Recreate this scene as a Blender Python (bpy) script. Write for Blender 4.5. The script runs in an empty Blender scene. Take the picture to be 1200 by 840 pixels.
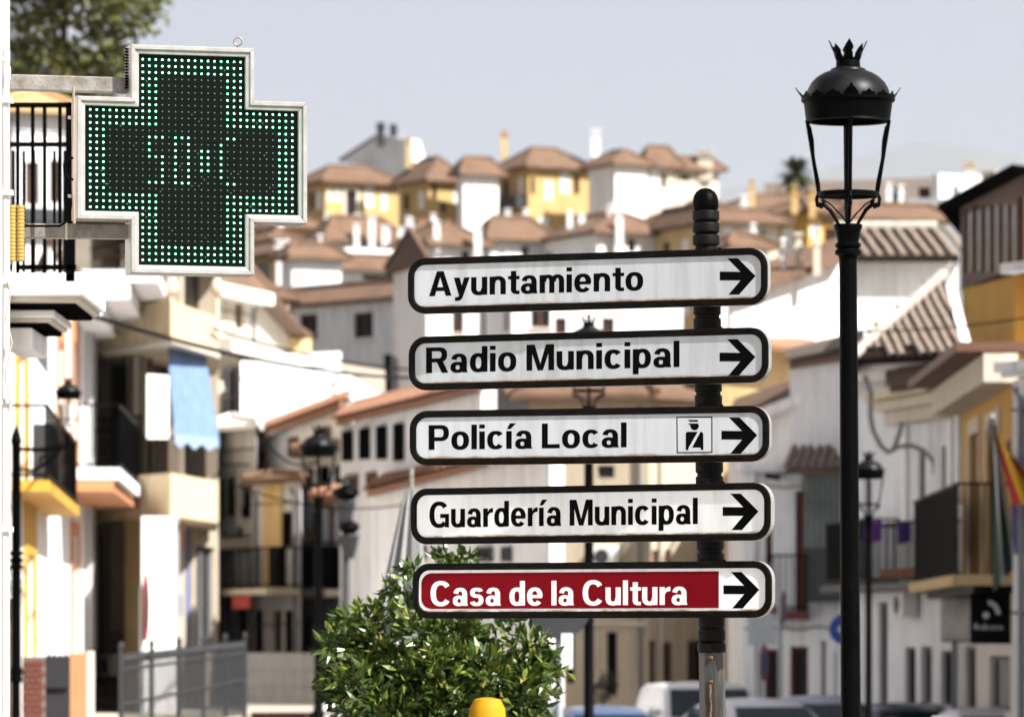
import bpy, math, random
from mathutils import Vector, Matrix, Euler
random.seed(7)
R = math.radians
sc = bpy.context.scene
col = sc.collection
# ------------------------------------------------------------------ camera
F, CX, HY, CZ = 6000.0, 600.0, 760.0, 1.6        # focal length in photo pixels, image centre, horizon row, eye height
cam_d = bpy.data.cameras.new("camera")
cam_d.sensor_width = 36.0
cam_d.lens = F / 1200 * 36
cam_d.shift_y = (HY - 420) / 1200
cam_d.clip_start, cam_d.clip_end = 0.5, 60000
cam_d.dof.use_dof = True
cam_d.dof.focus_distance = 22.3
cam_d.dof.aperture_fstop = 5.2
cam_d.dof.aperture_blades = 0
cam = bpy.data.objects.new("camera", cam_d)
cam.location = (0, 0, CZ)
cam.rotation_euler = (R(90), 0, 0)
col.objects.link(cam)
sc.camera = cam
# ------------------------------------------------------------------ sky, sun, exposure
SUN_B, SUN_E = 36.0, 46.0      # sun: degrees from +X towards the camera, elevation
w = bpy.data.worlds.new("World"); sc.world = w; w.use_nodes = True
nt = w.node_tree
bg = nt.nodes["Background"]
sky = nt.nodes.new("ShaderNodeTexSky")
sky.sky_type = 'NISHITA'; sky.sun_disc = False
sky.sun_elevation = R(SUN_E)
sky.sun_rotation = R(90 + SUN_B)
sky.altitude = 300; sky.air_density = 1.0; sky.dust_density = 3.0; sky.ozone_density = 1.0
hsv = nt.nodes.new("ShaderNodeHueSaturation")
hsv.inputs['Saturation'].default_value = 0.4; hsv.inputs['Hue'].default_value = 0.53
nt.links.new(sky.outputs[0], hsv.inputs['Color'])
nt.links.new(hsv.outputs[0], bg.inputs[0])
bg.inputs[1].default_value = 0.052
sd = bpy.data.lights.new("sun", 'SUN'); sd.energy = 5.0; sd.angle = R(0.6); sd.color = (1, .975, .94)
so = bpy.data.objects.new("sun", sd); col.objects.link(so)
sdir = Vector((math.cos(R(SUN_E)) * math.cos(R(SUN_B)), -math.cos(R(SUN_E)) * math.sin(R(SUN_B)), math.sin(R(SUN_E))))
so.rotation_euler = (-sdir).to_track_quat('-Z', 'Y').to_euler()
so.location = (30, -20, 60)
vs = sc.view_settings
vs.view_transform = 'Standard'; vs.look = 'None'; vs.exposure = 1.36; vs.gamma = 1; vs.use_curve_mapping = False
sc.cycles.use_denoising = True
sc.cycles.max_bounces = 6

# ------------------------------------------------------------------ helpers
def lin(h):
    h = h.lstrip('#')
    o = []
    for i in (0, 2, 4):
        v = int(h[i:i+2], 16) / 255
        o.append(v / 12.92 if v <= .04045 else ((v + .055) / 1.055) ** 2.4)
    return tuple(o)

MATS = {}
def mat(name, c=(.5, .5, .5), rough=.8, metal=0., c2=None, scale=3., amount=.35, bump=0., bscale=40., spec=.4, emit=None, es=0., stretch=None, trans=0., streak=0.):
    """procedural material: colour varied by noise, optional fine relief"""
    if name in MATS: return MATS[name]
    m = bpy.data.materials.new(name); m.use_nodes = True
    n, l = m.node_tree.nodes, m.node_tree.links
    b = n["Principled BSDF"]
    b.inputs["Roughness"].default_value = rough
    b.inputs["Metallic"].default_value = metal
    b.inputs["Specular IOR Level"].default_value = spec
    if c2 is None: c2 = tuple(x * .72 for x in c)
    tc = n.new("ShaderNodeTexCoord"); mp = n.new("ShaderNodeMapping")
    l.new(tc.outputs["Object"], mp.inputs[0])
    if stretch: mp.inputs["Scale"].default_value = stretch
    nz = n.new("ShaderNodeTexNoise"); nz.inputs["Scale"].default_value = scale; nz.inputs["Detail"].default_value = 6; nz.inputs["Roughness"].default_value = .65
    l.new(mp.outputs[0], nz.inputs["Vector"])
    rp = n.new("ShaderNodeValToRGB")
    rp.color_ramp.elements[0].position = .35; rp.color_ramp.elements[1].position = .75
    rp.color_ramp.elements[0].color = (0, 0, 0, 1); rp.color_ramp.elements[1].color = (amount,) * 3 + (1,)
    l.new(nz.outputs["Fac"], rp.inputs[0])
    mx = n.new("ShaderNodeMix"); mx.data_type = 'RGBA'
    mx.inputs["A"].default_value = (*c, 1); mx.inputs["B"].default_value = (*c2, 1)
    l.new(rp.outputs[0], mx.inputs["Factor"])
    cout = mx.outputs["Result"]
    if streak:      # rain streaks and patched paint: vertical noise, plus large blotches
        m2 = n.new("ShaderNodeMapping"); m2.inputs["Scale"].default_value = (2.6, 2.6, .22); l.new(tc.outputs["Object"], m2.inputs[0])
        n2 = n.new("ShaderNodeTexNoise"); n2.inputs["Scale"].default_value = 1.6; n2.inputs["Detail"].default_value = 8; n2.inputs["Roughness"].default_value = .7; l.new(m2.outputs[0], n2.inputs["Vector"])
        r2 = n.new("ShaderNodeValToRGB"); r2.color_ramp.elements[0].position = .5; r2.color_ramp.elements[1].position = .78; r2.color_ramp.elements[0].color = (0, 0, 0, 1); r2.color_ramp.elements[1].color = (streak,) * 3 + (1,); l.new(n2.outputs["Fac"], r2.inputs[0])
        m3 = n.new("ShaderNodeMix"); m3.data_type = 'RGBA'; l.new(r2.outputs[0], m3.inputs["Factor"]); l.new(cout, m3.inputs["A"]); m3.inputs["B"].default_value = (*[x * k_ for x, k_ in zip(c, (.42, .41, .38))], 1); cout = m3.outputs["Result"]
    l.new(cout, b.inputs["Base Color"])
    if bump:
        bz = n.new("ShaderNodeTexNoise"); bz.inputs["Scale"].default_value = bscale; bz.inputs["Detail"].default_value = 4
        l.new(mp.outputs[0], bz.inputs["Vector"])
        bp = n.new("ShaderNodeBump"); bp.inputs["Strength"].default_value = bump; bp.inputs["Distance"].default_value = .02
        l.new(bz.outputs["Fac"], bp.inputs["Height"]); l.new(bp.outputs[0], b.inputs["Normal"])
    if emit:
        b.inputs["Emission Color"].default_value = (*emit, 1); b.inputs["Emission Strength"].default_value = es
    if trans: b.inputs["Transmission Weight"].default_value = trans
    MATS[name] = m
    return m

OFF = {}
def setp(o, label=None, cat=None, group=None, kind=None):
    if label: o["label"] = label
    if cat: o["category"] = cat
    if group: o["group"] = group
    if kind: o["kind"] = kind
    return o
def thing(name, label, cat, loc, group=None):
    o = bpy.data.objects.new(name, None); col.objects.link(o)
    o.location = loc; o.empty_display_size = .2
    OFF[o.name] = Vector(loc)
    return setp(o, label, cat, group)

class MB:
    def __init__(s): s.v = []; s.f = []
    def add(s, vs, fs):
        k = len(s.v); s.v += [Vector(x) for x in vs]; s.f += [tuple(i + k for i in f) for f in fs]; return s
    def poly(s, pts): return s.add(pts, [tuple(range(len(pts)))])
    def obox(s, o, a, b, c):
        o, a, b, c = Vector(o), Vector(a), Vector(b), Vector(c)
        p = [o, o+a, o+a+b, o+b, o+c, o+a+c, o+a+b+c, o+b+c]
        fs = [(0,3,2,1), (4,5,6,7), (0,1,5,4), (1,2,6,5), (2,3,7,6), (3,0,4,7)]
        if a.cross(b).dot(c) < 0: fs = [f[::-1] for f in fs]
        return s.add(p, fs)
    def box(s, c, d, rz=0, rx=0, ry=0):
        m = Euler((rx, ry, rz)).to_matrix(); c = Vector(c)
        a, b, e = m @ Vector((d[0],0,0)), m @ Vector((0,d[1],0)), m @ Vector((0,0,d[2]))
        return s.obox(c - (a+b+e)/2, a, b, e)
    def extr(s, pts, vec):
        pts = [Vector(p) for p in pts]; vec = Vector(vec); n = len(pts)
        nrm = Vector((0,0,0))
        for i in range(n): nrm += pts[i].cross(pts[(i+1) % n])
        if nrm.dot(vec) > 0: pts = pts[::-1]
        fs = [tuple(range(n)), tuple(range(2*n-1, n-1, -1))]
        fs += [((i+1) % n, i, n+i, n+(i+1) % n) for i in range(n)]
        return s.add(pts + [p + vec for p in pts], fs)
    def prism(s, xy, z0, z1): return s.extr([(x, y, z0) for x, y in xy], (0, 0, z1 - z0))
    def tube(s, pts, r, n=8, cap=True, flat=None):
        pts = [Vector(p) for p in pts]; m = len(pts)
        rs = r if isinstance(r, (list, tuple)) else [r] * m
        up = Vector((0, 0, 1)); vs = []
        pa = None
        for i, p in enumerate(pts):
            t = (pts[min(i+1, m-1)] - pts[max(i-1, 0)])
            t = t.normalized() if t.length > 1e-9 else up
            if pa is None:
                ref = up if abs(t.z) < .9 else Vector((1, 0, 0))
                a = (ref - t * ref.dot(t)).normalized()
            else:
                a = pa - t * pa.dot(t)
                a = a.normalized() if a.length > 1e-6 else Vector((1, 0, 0))
            pa = a; b = t.cross(a)
            for k in range(n):
                th = 2 * math.pi * (k + .5) / n
                vs.append(p + a * math.cos(th) * rs[i] + b * math.sin(th) * rs[i])
        fs = [(i*n+k, i*n+(k+1) % n, (i+1)*n+(k+1) % n, (i+1)*n+k) for i in range(m-1) for k in range(n)]
        if cap: fs += [tuple(range(n-1, -1, -1)), tuple(range((m-1)*n, m*n))]
        return s.add(vs, fs)
    def lathe(s, prof, o=(0, 0, 0), n=16, shear=(0, 0), ph=.5):
        o = Vector(o); vs = []
        for r, z in prof:
            for k in range(n):
                th = 2 * math.pi * (k + ph) / n
                vs.append(o + Vector((r * math.cos(th) + shear[0]*z, r * math.sin(th) + shear[1]*z, z)))
        m = len(prof)
        fs = [(i*n+k, i*n+(k+1) % n, (i+1)*n+(k+1) % n, (i+1)*n+k) for i in range(m-1) for k in range(n)]
        fs += [tuple(range(n-1, -1, -1)), tuple(range((m-1)*n, m*n))]
        return s.add(vs, fs)
    def build(s, name, m, parent=None, smooth=None, loc=None, kind=None, label=None, bevel=0):
        off = OFF[parent.name] if parent else Vector(loc if loc else (0, 0, 0))
        me = bpy.data.meshes.new(name)
        me.from_pydata([v - off for v in s.v], [], s.f)
        me.materials.append(m)
        if smooth is not None:
            for p in me.polygons: p.use_smooth = True
            me.set_sharp_from_angle(angle=R(smooth))
        me.update()
        o = bpy.data.objects.new(name, me); col.objects.link(o)
        if parent: o.parent = parent
        else: o.location = off
        OFF[o.name] = off
        if bevel:
            b = o.modifiers.new("bevel", 'BEVEL'); b.width = bevel; b.segments = 2; b.limit_method = 'ANGLE'
        if kind: o["kind"] = kind
        if label: o["label"] = label
        return o

def Wp(px, py, Y): return Vector(((px - CX) / F * Y, Y, CZ + (HY - py) / F * Y))
def C(px, Y): return ((px - CX) / F * Y, Y)
def zz(py, Y): return CZ + (HY - py) / F * Y

class Fac:
    """vertical plane through two ground points; maps a photo pixel to its place on that plane"""
    def __init__(s, a, b):
        s.a, s.b = Vector((a[0], a[1])), Vector((b[0], b[1]))
        d = s.b - s.a; s.L = d.length; s.d = d / s.L; s.n = Vector((s.d.y, -s.d.x))
    def uz(s, px, py):
        k = (px - CX) / F
        t = (k * s.a.y - s.a.x) / (s.d.x - k * s.d.y)
        Y = s.a.y + t * s.d.y
        return t, CZ + (HY - py) / F * Y
    def P(s, u, z, off=0):
        q = s.a + s.d * u + s.n * off
        return Vector((q.x, q.y, z))
    def px(s, px, py, off=0): return s.P(*s.uz(px, py), off)

# ------------------------------------------------------------------ materials
white = mat('white_stucco', (.82, .815, .81), .9, c2=(.62, .61, .59), scale=.8, amount=.55, bump=.15, bscale=20, streak=.75)
white2 = mat('aged_white_stucco', (.73, .74, .76), .9, c2=(.52, .51, .5), scale=.9, amount=.6, bump=.2, bscale=18, streak=.75)
cream = mat('cream_stucco', (.58, .51, .41), .9, c2=(.43, .37, .28), scale=1., amount=.6, bump=.15, streak=.75)
beige = mat('beige_stucco', (.46, .39, .3), .9, c2=(.33, .27, .2), scale=1.2, amount=.6, bump=.15, streak=.75)
tan = mat('tan_stucco', (.56, .4, .2), .9, c2=(.42, .28, .13), scale=1., amount=.6, bump=.15, streak=.75)
ochre = mat('ochre_stucco', (.52, .3, .07), .9, c2=(.4, .22, .05), scale=1., amount=.5, bump=.1, streak=.5)
yell = mat('yellow_stucco', (.47, .32, .13), .9, c2=(.38, .25, .09), scale=.7, amount=.5, bump=.1, streak=.5)
ochtrim = mat('ochre_paint', (.55, .29, .03), .7, scale=3, amount=.4)
terr = mat('terracotta_paint', (.5, .22, .1), .8, c2=(.38, .16, .07), scale=3, amount=.5)
brownw = mat('brown_stucco', (.3, .19, .11), .9, c2=(.2, .13, .08), scale=1, amount=.6)
roofm = mat('clay_roof', (.15, .088, .053), .9, c2=(.08, .046, .029), scale=1.6, amount=.9, bump=.5, bscale=9)
roofo = mat('orange_clay_roof', (.26, .125, .07), .9, c2=(.25, .13, .08), scale=2.5, amount=.9, bump=.4, bscale=12)
bedm = mat('tile_bed_shade', (.018, .012, .009), .95, spec=.05)  # near black: shade in the channels between tiles painted into the bed
tilem = mat('clay_tile', (.27, .215, .17), .9, c2=(.13, .095, .07), scale=6, amount=.9, bump=.3, bscale=30)
tilelit = mat('sunlit_tile', (.45, .41, .35), .9, c2=(.24, .19, .15), scale=5, amount=.8, bump=.3)  # paler copy of the clay tile, sunlight painted into its colour
black = mat('black_iron', (.0008, .0008, .0009), .45, c2=(.0025, .0023, .0022), scale=8, amount=.6, bump=.08, bscale=60, spec=.03)
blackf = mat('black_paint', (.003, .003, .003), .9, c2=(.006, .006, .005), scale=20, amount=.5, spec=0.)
dark = mat('dark_opening', (.006, .005, .005), .5, spec=.2)
glass = mat('window_glass', (.015, .017, .02), .15, c2=(.03, .03, .03), spec=.4)
glassg = mat('green_grey_glass', (.03, .04, .035), .15, c2=(.16, .18, .16), scale=1.6, amount=.8, spec=.6)
wood = mat('brown_wood', (.13, .06, .03), .6, c2=(.07, .03, .015), scale=8, amount=.7)
redw = mat('dark_red_wood', (.16, .02, .014), .55, c2=(.08, .01, .008), scale=8, amount=.6)
grey = mat('grey_paint', (.2, .2, .21), .7, c2=(.13, .13, .135), scale=4, amount=.6)
greyd = mat('dark_grey_paint', (.028, .029, .032), .6, c2=(.018, .018, .018), scale=4, amount=.6)
blind = mat('white_blind', (.75, .74, .72), .8, c2=(.6, .58, .55), scale=4, amount=.4)
steel = mat('galvanised_steel', (.27, .26, .24), .55, metal=.35, c2=(.12, .09, .06), scale=18, amount=.9, bump=.15, bscale=90)
alu = mat('aluminium_profile', (.36, .355, .345), .45, metal=.25, c2=(.22, .19, .16), scale=14, amount=.7, bump=.05, bscale=120)
stone = mat('pale_stone', (.55, .5, .42), .9, c2=(.4, .35, .28), scale=3, amount=.6, bump=.2)

# ------------------------------------------------------------------ ground
def gz(Y):
    k = [(-50, 0), (50, 0), (85, -.65), (112, -.65), (135, 1.2), (160, 4), (200, 8.6), (260, 16.5), (340, 29.5), (400, 32), (520, 10), (900, -20), (3000, -30), (30000, -30)]
    for (a, za), (b, zb) in zip(k, k[1:]):
        if Y <= b: return za + (zb - za) * max(0, (Y - a)) / (b - a)
    return -30
earth = mat('dry_earth', (.17, .14, .11), .95, c2=(.1, .09, .05), scale=.15, amount=.9, bump=.4, bscale=2)
ys = [-50, 0, 30, 50, 60, 70, 85, 100, 112, 124, 135, 148, 160, 180, 200, 230, 260, 300, 340, 370, 400, 450, 520, 700, 900, 1600, 3000, 9000, 30000]
xs = [-30000, -5000, -800, -200, -80, -40, -20, -10, 0, 10, 20, 40, 80, 200, 800, 5000, 30000]
g = MB()
vs_ = [(x, y, gz(y) + (.5 * math.sin(x * .13 + y * .05) if y > 140 and y < 600 else 0)) for y in ys for x in xs]
nx = len(xs)
g.add(vs_, [(j*nx+i, j*nx+i+1, (j+1)*nx+i+1, (j+1)*nx+i) for j in range(len(ys)-1) for i in range(nx-1)])
o = g.build('ground', earth, kind='structure'); o["label"] = 'dry earth ground rising to the hillside town'; 
asph = mat('asphalt', (.05, .05, .052), .9, c2=(.08, .075, .07), scale=2, amount=.6, bump=.3, bscale=60)
g = MB()
yr = [-20, 20, 50, 60, 70, 85, 100, 112]
lft = lambda y: -1.1 - .045 * max(0, y - 10); rgt = lambda y: 5.5 + .03 * y
for a, b in zip(yr, yr[1:]):
    g.poly([(lft(a), a, gz(a)+.006), (rgt(a), a, gz(a)+.006), (rgt(b), b, gz(b)+.006), (lft(b), b, gz(b)+.006)])
g.build('road', asph, kind='structure')
paving = mat('pavement_slabs', (.4, .35, .28), .9, c2=(.3, .26, .2), scale=3, amount=.6, bump=.2)
g = MB()    # raised walkway on the left behind the railing
g.prism([C(118, 60), C(286, 92), C(330, 104), C(150, 118), C(-60, 104), C(-60, 60)], -.9, .42)
g.build('pavement', paving, kind='structure')
g = MB()    # pavement on the right with its kerb, and by the sign post
g.prism([(7.2, 60), (14, 60), (14, 112), (8.6, 112)], -.9, -.5)
g.build('pavement', paving, kind='structure')
g = MB(); g.prism([(.2, 18), (3.2, 18), (3.2, 34), (.2, 34)], -.3, .12)
g.build('pavement', paving, kind='structure')
g = MB(); g.prism([(-5, 12), (-1.5, 12), (-1.9, 30), (-5, 30)], -.3, .12)
g.build('pavement', paving, kind='structure')
# far blue ridge beyond the town
ridge = mat('scrub_hill', (.09, .1, .09), .95, c2=(.16, .14, .1), scale=.002, amount=.8)
g = MB(); n = 60; vv = []
for i in range(n + 1):
    x = -9000 + 18000 * i / n
    h = 2790 + 60 * math.sin(i * .35) + 50 * math.sin(i * .81 + 1) + (170 * math.exp(-((x - 2300) / 600) ** 2)) - (450 if x < 500 else 0)
    vv += [(x, 29000, -60), (x, 30500, h), (x, 33000, -60)]
fs = []
for i in range(n): fs += [(3*i, 3*i+3, 3*i+4, 3*i+1), (3*i+1, 3*i+4, 3*i+5, 3*i+2)]
g.add(vv, fs); g.build('hills', ridge, kind='structure', smooth=60)

# ------------------------------------------------------------------ houses
ALLH = []
class House:
    def __init__(s, name, label, cat, corners, z0, z1, m, group=None, wallname='wall'):
        s.c = [Vector((x, y)) for x, y in corners]; s.z0, s.z1, s.m = z0, z1, m
        cx = sum(p.x for p in s.c) / len(s.c); cy = sum(p.y for p in s.c) / len(s.c)
        s.root = thing(name, label, cat, (cx, cy, z0), group)
        ALLH.append(s); s.fac = [Fac(s.c[i], s.c[(i+1) % len(s.c)]) for i in range(len(s.c))]
        s.op = {i: [] for i in range(len(s.c))}; s.wn = wallname
    def rect(s, i, r):
        f = s.fac[i]; xm = (r[0] + r[2]) / 2
        u0, u1 = f.uz(r[0], 0)[0], f.uz(r[2], 0)[0]
        zt, zb = f.uz(xm, r[1])[1], f.uz(xm, r[3])[1]
        u0, u1 = max(.02, min(u0, u1)), min(f.L - .02, max(u0, u1))
        return u0, max(zb, s.z0 + .02), u1, min(zt, s.z1 - .02)
    def win(s, i, r, frame=None, pane=None, mull=(2, 1), rec=.14, fw=.06, kind='window', sill=None, surround=None, sw=.12, uz=None):
        f = s.fac[i]; u0, z0, u1, z1 = uz or s.rect(i, r)
        if u1 - u0 < .05 or z1 - z0 < .05: return None
        s.op[i].append((u0, z0, u1, z1, rec))
        frame = frame or grey; pane = pane or glass
        b = MB(); d2 = f.d; D = Vector((d2.x, d2.y, 0)); N = Vector((f.n.x, f.n.y, 0)); Z = Vector((0, 0, 1))
        def bar(ua, za, ub, zb, o0, o1): b.obox(f.P(ua, za, o0), D * (ub - ua), Z * (zb - za), N * (o1 - o0))
        fw = min(fw, (u1-u0)*.25, (z1-z0)*.25)
        bar(u0, z0, u1, z0+fw, -rec, -rec+.06); bar(u0, z1-fw, u1, z1, -rec, -rec+.06)
        bar(u0, z0+fw, u0+fw, z1-fw, -rec, -rec+.06); bar(u1-fw, z0+fw, u1, z1-fw, -rec, -rec+.06)
        for k in range(1, mull[0]):
            q = u0 + (u1-u0) * k / mull[0]; bar(q-fw*.4, z0+fw, q+fw*.4, z1-fw, -rec, -rec+.05)
        for k in range(1, mull[1]):
            q = z0 + (z1-z0) * k / mull[1]; bar(u0+fw, q-fw*.4, u1-fw, q+fw*.4, -rec, -rec+.045)
        wobj = b.build(kind, frame, s.root)
        p = MB(); p.obox(f.P(u0, z0, -rec-.03), D*(u1-u0), Z*(z1-z0), N*.04)
        p.build('pane' if kind == 'window' else 'panel', pane, wobj)
        if surround:
            b2 = MB(); b = b2
            bar(u0-sw, z0, u0, z1+sw, .0, .04); bar(u1, z0, u1+sw, z1+sw, .0, .04); bar(u0, z1, u1, z1+sw, .0, .04)
            b2.build('surround', surround, wobj)
        if sill:
            b = MB(); b.obox(f.P(u0-.1, z0-.09, -.02), D*(u1-u0+.2), Z*.087, N*.12); b.build('sill', sill, wobj)
        return wobj
    def finish(s, cap=True):
        b = MB(); n = len(s.c)
        for i, f in enumerate(s.fac):
            ops = s.op[i]
            us = sorted({0., f.L, *[o[0] for o in ops], *[o[2] for o in ops]})
            zs = sorted({s.z0, s.z1, *[o[1] for o in ops], *[o[3] for o in ops]})
            for ua, ub in zip(us, us[1:]):
                for za, zb in zip(zs, zs[1:]):
                    um, zm = (ua+ub)/2, (za+zb)/2
                    if any(o[0] < um < o[2] and o[1] < zm < o[3] for o in ops): continue
                    b.poly([f.P(ua, za), f.P(ub, za), f.P(ub, zb), f.P(ua, zb)])
            for u0, z0, u1, z1, rec in ops:
                r = rec + .05
                a = [(u0, z0), (u1, z0), (u1, z1), (u0, z1)]
                for k in range(4):
                    p, q = a[k], a[(k+1) % 4]
                    b.poly([f.P(*q), f.P(*p), f.P(*p, -r), f.P(*q, -r)])
        if cap: b.poly([(p.x, p.y, s.z1) for p in s.c])
        s.wall = b.build(s.wn, s.m, s.root)
        return s
    def box_on(s, i, r, o0, o1, m, name, parent=None, pieces=None):
        """a block on a facade: pixel rectangle, from offset o0 to o1"""
        f = s.fac[i]; xm = (r[0]+r[2])/2
        u0, u1 = f.uz(r[0], 0)[0], f.uz(r[2], 0)[0]
        zt, zb = f.uz(xm, r[1])[1], f.uz(xm, r[3])[1]
        b = MB(); D = Vector((f.d.x, f.d.y, 0)); N = Vector((f.n.x, f.n.y, 0))
        b.obox(f.P(u0, zb, o0), D*(u1-u0), Vector((0, 0, zt-zb)), N*(o1-o0))
        return b.build(name, m, parent or s.root)
    def eave(s, over):
        n = len(s.c); out = []
        for i in range(n):
            n0, n1 = s.fac[i-1].n, s.fac[i].n
            k = over / max(.3, (1 + n0.dot(n1)))
            out.append(s.c[i] + (n0 + n1) * k)
        return out
    def hip(s, rise, over=.45, m=None, frac=1., th=.12, name='roof', z=None):
        m = m or roofm; z = s.z1 if z is None else z
        e = s.eave(over)
        if (e[1]-e[0]).length + (e[3]-e[2]).length >= (e[2]-e[1]).length + (e[0]-e[3]).length: idx = [0, 1, 2, 3]
        else: idx = [1, 2, 3, 0]
        E = [Vector((e[k].x, e[k].y, z+th)) for k in idx]; B = [Vector((p.x, p.y, z+.004)) for p in E]
        ma, mb = (E[0]+E[3])/2, (E[1]+E[2])/2
        Lr = (mb-ma).length; hw = (E[3]-E[0]).length/2 * frac
        hw = min(hw, Lr*.48)
        d = (mb-ma)/Lr
        r0, r1 = ma + d*hw + Vector((0, 0, rise)), mb - d*hw + Vector((0, 0, rise))
        b = MB()
        b.poly([E[0], E[1], r1, r0]); b.poly([E[2], E[3], r0, r1]); b.poly([E[1], E[2], r1]); b.poly([E[3], E[0], r0])
        for k in range(4): b.poly([B[k], B[(k+1) % 4], E[(k+1) % 4], E[k]])
        b.poly(B[::-1])
        s.ridge = (r0, r1)
        s.roof = b.build(name, m, s.root)
        rc = MB()
        for p, q in ((r0, r1), (E[0], r0), (E[3], r0), (E[1], r1), (E[2], r1)):
            if (q-p).length > .05: rc.tube([p + Vector((0,0,.03)), q + Vector((0,0,.03))], .1, 6)
        rc.build('ridge_cap', m, s.roof)
        return s.roof

def chimney(h, px, py0, py1, Y, wpx, m, cap=None):
    b = MB(); p = Wp(px, py1, Y); t = zz(py0, Y); ww = wpx * Y / F
    b.box((p.x, p.y, (p.z - .4 + t)/2), (ww, ww, t - p.z + .4))
    b.box((p.x, p.y, t + .05), (ww*1.3, ww*1.3, .1))
    b.box((p.x, p.y, t + .2), (ww*.7, ww*.7, .2))
    b.box((p.x, p.y, t + .33), (ww*1.2, ww*1.2, .07))
    return b.build('chimney', m, h.root)

def corner_house(name, label, px0, pxm, px1, pye, pyb, Y, mr, alpha=28, rise=1.6, over=.5, ml=None, group=None, rm=None, roof=True, frac=1.):
    """house seen on its corner: left face px0..pxm, right face pxm..px1"""
    a = R(alpha); m = Y / F
    Lr = (px1-pxm) * m / math.cos(a); Ll = max(.5, (pxm-px0)) * m / math.sin(a)
    p = Vector(C(pxm, Y)); dr = Vector((math.cos(a), math.sin(a))); dl = Vector((-math.sin(a), math.cos(a)))
    cs = [p, p + dr*Lr, p + dr*Lr + dl*Ll, p + dl*Ll]
    # fit pixels exactly with the growing depth
    for _ in range(3):
        q = cs[1]; err = px1 - (CX + q.x / q.y * F); Lr += err * m / math.cos(a)
        q = cs[3]; err = (CX + q.x / q.y * F) - px0; Ll += err * m / math.sin(a)
        Ll = max(Ll, 1.)
        cs = [p, p + dr*Lr, p + dr*Lr + dl*Ll, p + dl*Ll]
    z1 = zz(pye, Y); z0 = min(zz(pyb, Y), gz(Y) - .5)
    h = House(name, label, 'house', cs, z0, z1, mr, group)
    h.roofargs = (rise*.6, over, rm, frac*.8) if roof else None
    return h
def done(h):
    rnd_ = random.Random(int(h.c[0].x*10))
    for i in (0, 3):
        f = h.fac[i]
        if f.L < 2.2 or h.z1 - h.z0 < 2.4: continue
        n_ = int(f.L // 1.7)
        for row in range(2):
            for k in range(n_):
                u = f.L*(k+.5)/n_; zt = h.z1 - .55 - row*2.6
                q = (u-.38, zt-1.15, u+.38, zt)
                if any(q[0] < o[2]+.15 and q[2] > o[0]-.15 and q[1] < o[3]+.15 and q[3] > o[1]-.15 for o in h.op[i]) or q[0] < .1 or q[2] > f.L-.1 or q[1] < h.z0 or rnd_.random() < .3: continue
                if rnd_.random() < .45: h.win(i, None, frame=blind, pane=blind, rec=.08, fw=.08, mull=(1, 2), uz=q)
                else: h.win(i, None, frame=wood, pane=dark, rec=.14, fw=.06, mull=(2, 1), uz=q, sill=stone)
    h.finish()
    if h.roofargs: h.hip(h.roofargs[0], h.roofargs[1], h.roofargs[2], h.roofargs[3])
    return h

# ---- downpipes, cable runs, meter boxes, air conditioners and plinths on the street facades
def clutter(h, i, seed, pipes=(.1, .93), zmax=None, plinth=True, boxes=2):
    f = h.fac[i]; rnd_ = random.Random(seed); D = Vector((f.d.x, f.d.y, 0)); N = Vector((f.n.x, f.n.y, 0)); zt = zmax or h.z1
    free = lambda u, z, w_=.25, e_=.25: not any(o[0]-w_ < u < o[2]+w_ and o[1]-e_ < z < o[3]+e_ for o in h.op[i])
    for k in pipes:
        u = f.L*k
        if not all(free(u, h.z0 + (zt-h.z0)*q, .08, .05) for q in (.2, .4, .6, .8)): continue
        b = MB(); b.tube([f.P(u, h.z0+.05, .06), f.P(u, zt-.3, .06), f.P(u, zt-.12, .16)], .045, 8); b.build('downpipe', rnd_.choice([grey, greyd, stone, white2]), h.root, smooth=40)
    z = h.z0 + (zt-h.z0)*rnd_.uniform(.42, .5); pts = [f.P(f.L*q, z - .045*math.sin(q*math.pi*3)**2 + .05*q, .035) for q in [x/18 for x in range(19)]]
    b = MB(); b.tube(pts, .018, 5); b.build('cable_run', greyd, h.root)
    pts = [f.P(f.L*q, zt - .42 - .03*math.sin(q*math.pi*4)**2, .03) for q in [x/18 for x in range(19)]]
    b = MB(); b.tube(pts, .014, 5); b.build('cable_run', black, h.root)
    for _ in range(boxes):
        for _t in range(12):
            u, z = rnd_.uniform(.35, max(.4, f.L-.6)), rnd_.uniform(h.z0+1.2, zt-.8)
            if free(u+.2, z+.2, .45, .4) : break
        else: continue
        if rnd_.random() < .5:
            b = MB(); b.obox(f.P(u, z, .04), D*.62, N*.28, Vector((0, 0, .45))); a = b.build('air_conditioner', blind, h.root, bevel=.02)
            b = MB(); c_ = f.P(u+.28, z+.22, .322); b.tube([c_, c_ + N*.012], .17, 16); b.build('fan_grille', greyd, a)
        else:
            b = MB(); b.obox(f.P(u, z, .002), D*.32, N*.1, Vector((0, 0, .42))); b.build('meter_box', rnd_.choice([grey, stone]), h.root, bevel=.01)
    if plinth:
        us = sorted({.01, f.L-.01, *[q for o in h.op[i] if o[1] < h.z0 + 1. for q in (o[0]-.02, o[2]+.02)]})
        for a, c in zip(us[::2], us[1::2]):
            if c - a > .1: b = MB(); b.obox(f.P(a, h.z0, .002), D*(c-a), N*.03, Vector((0, 0, .85))); b.build('plinth', rnd_.choice([stone, grey]), h.root)
HILL = 'houses on the hillside'
# ---- top row along the ridge, left to right
def wins(h, i, rects, **k):
    for r in rects: h.win(i, r, **k)
wk = dict(frame=blind, pane=blind, rec=.08, fw=.1, mull=(1, 1))
dk = dict(frame=wood, pane=dark, rec=.15, fw=.06, mull=(2, 1))

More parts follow.
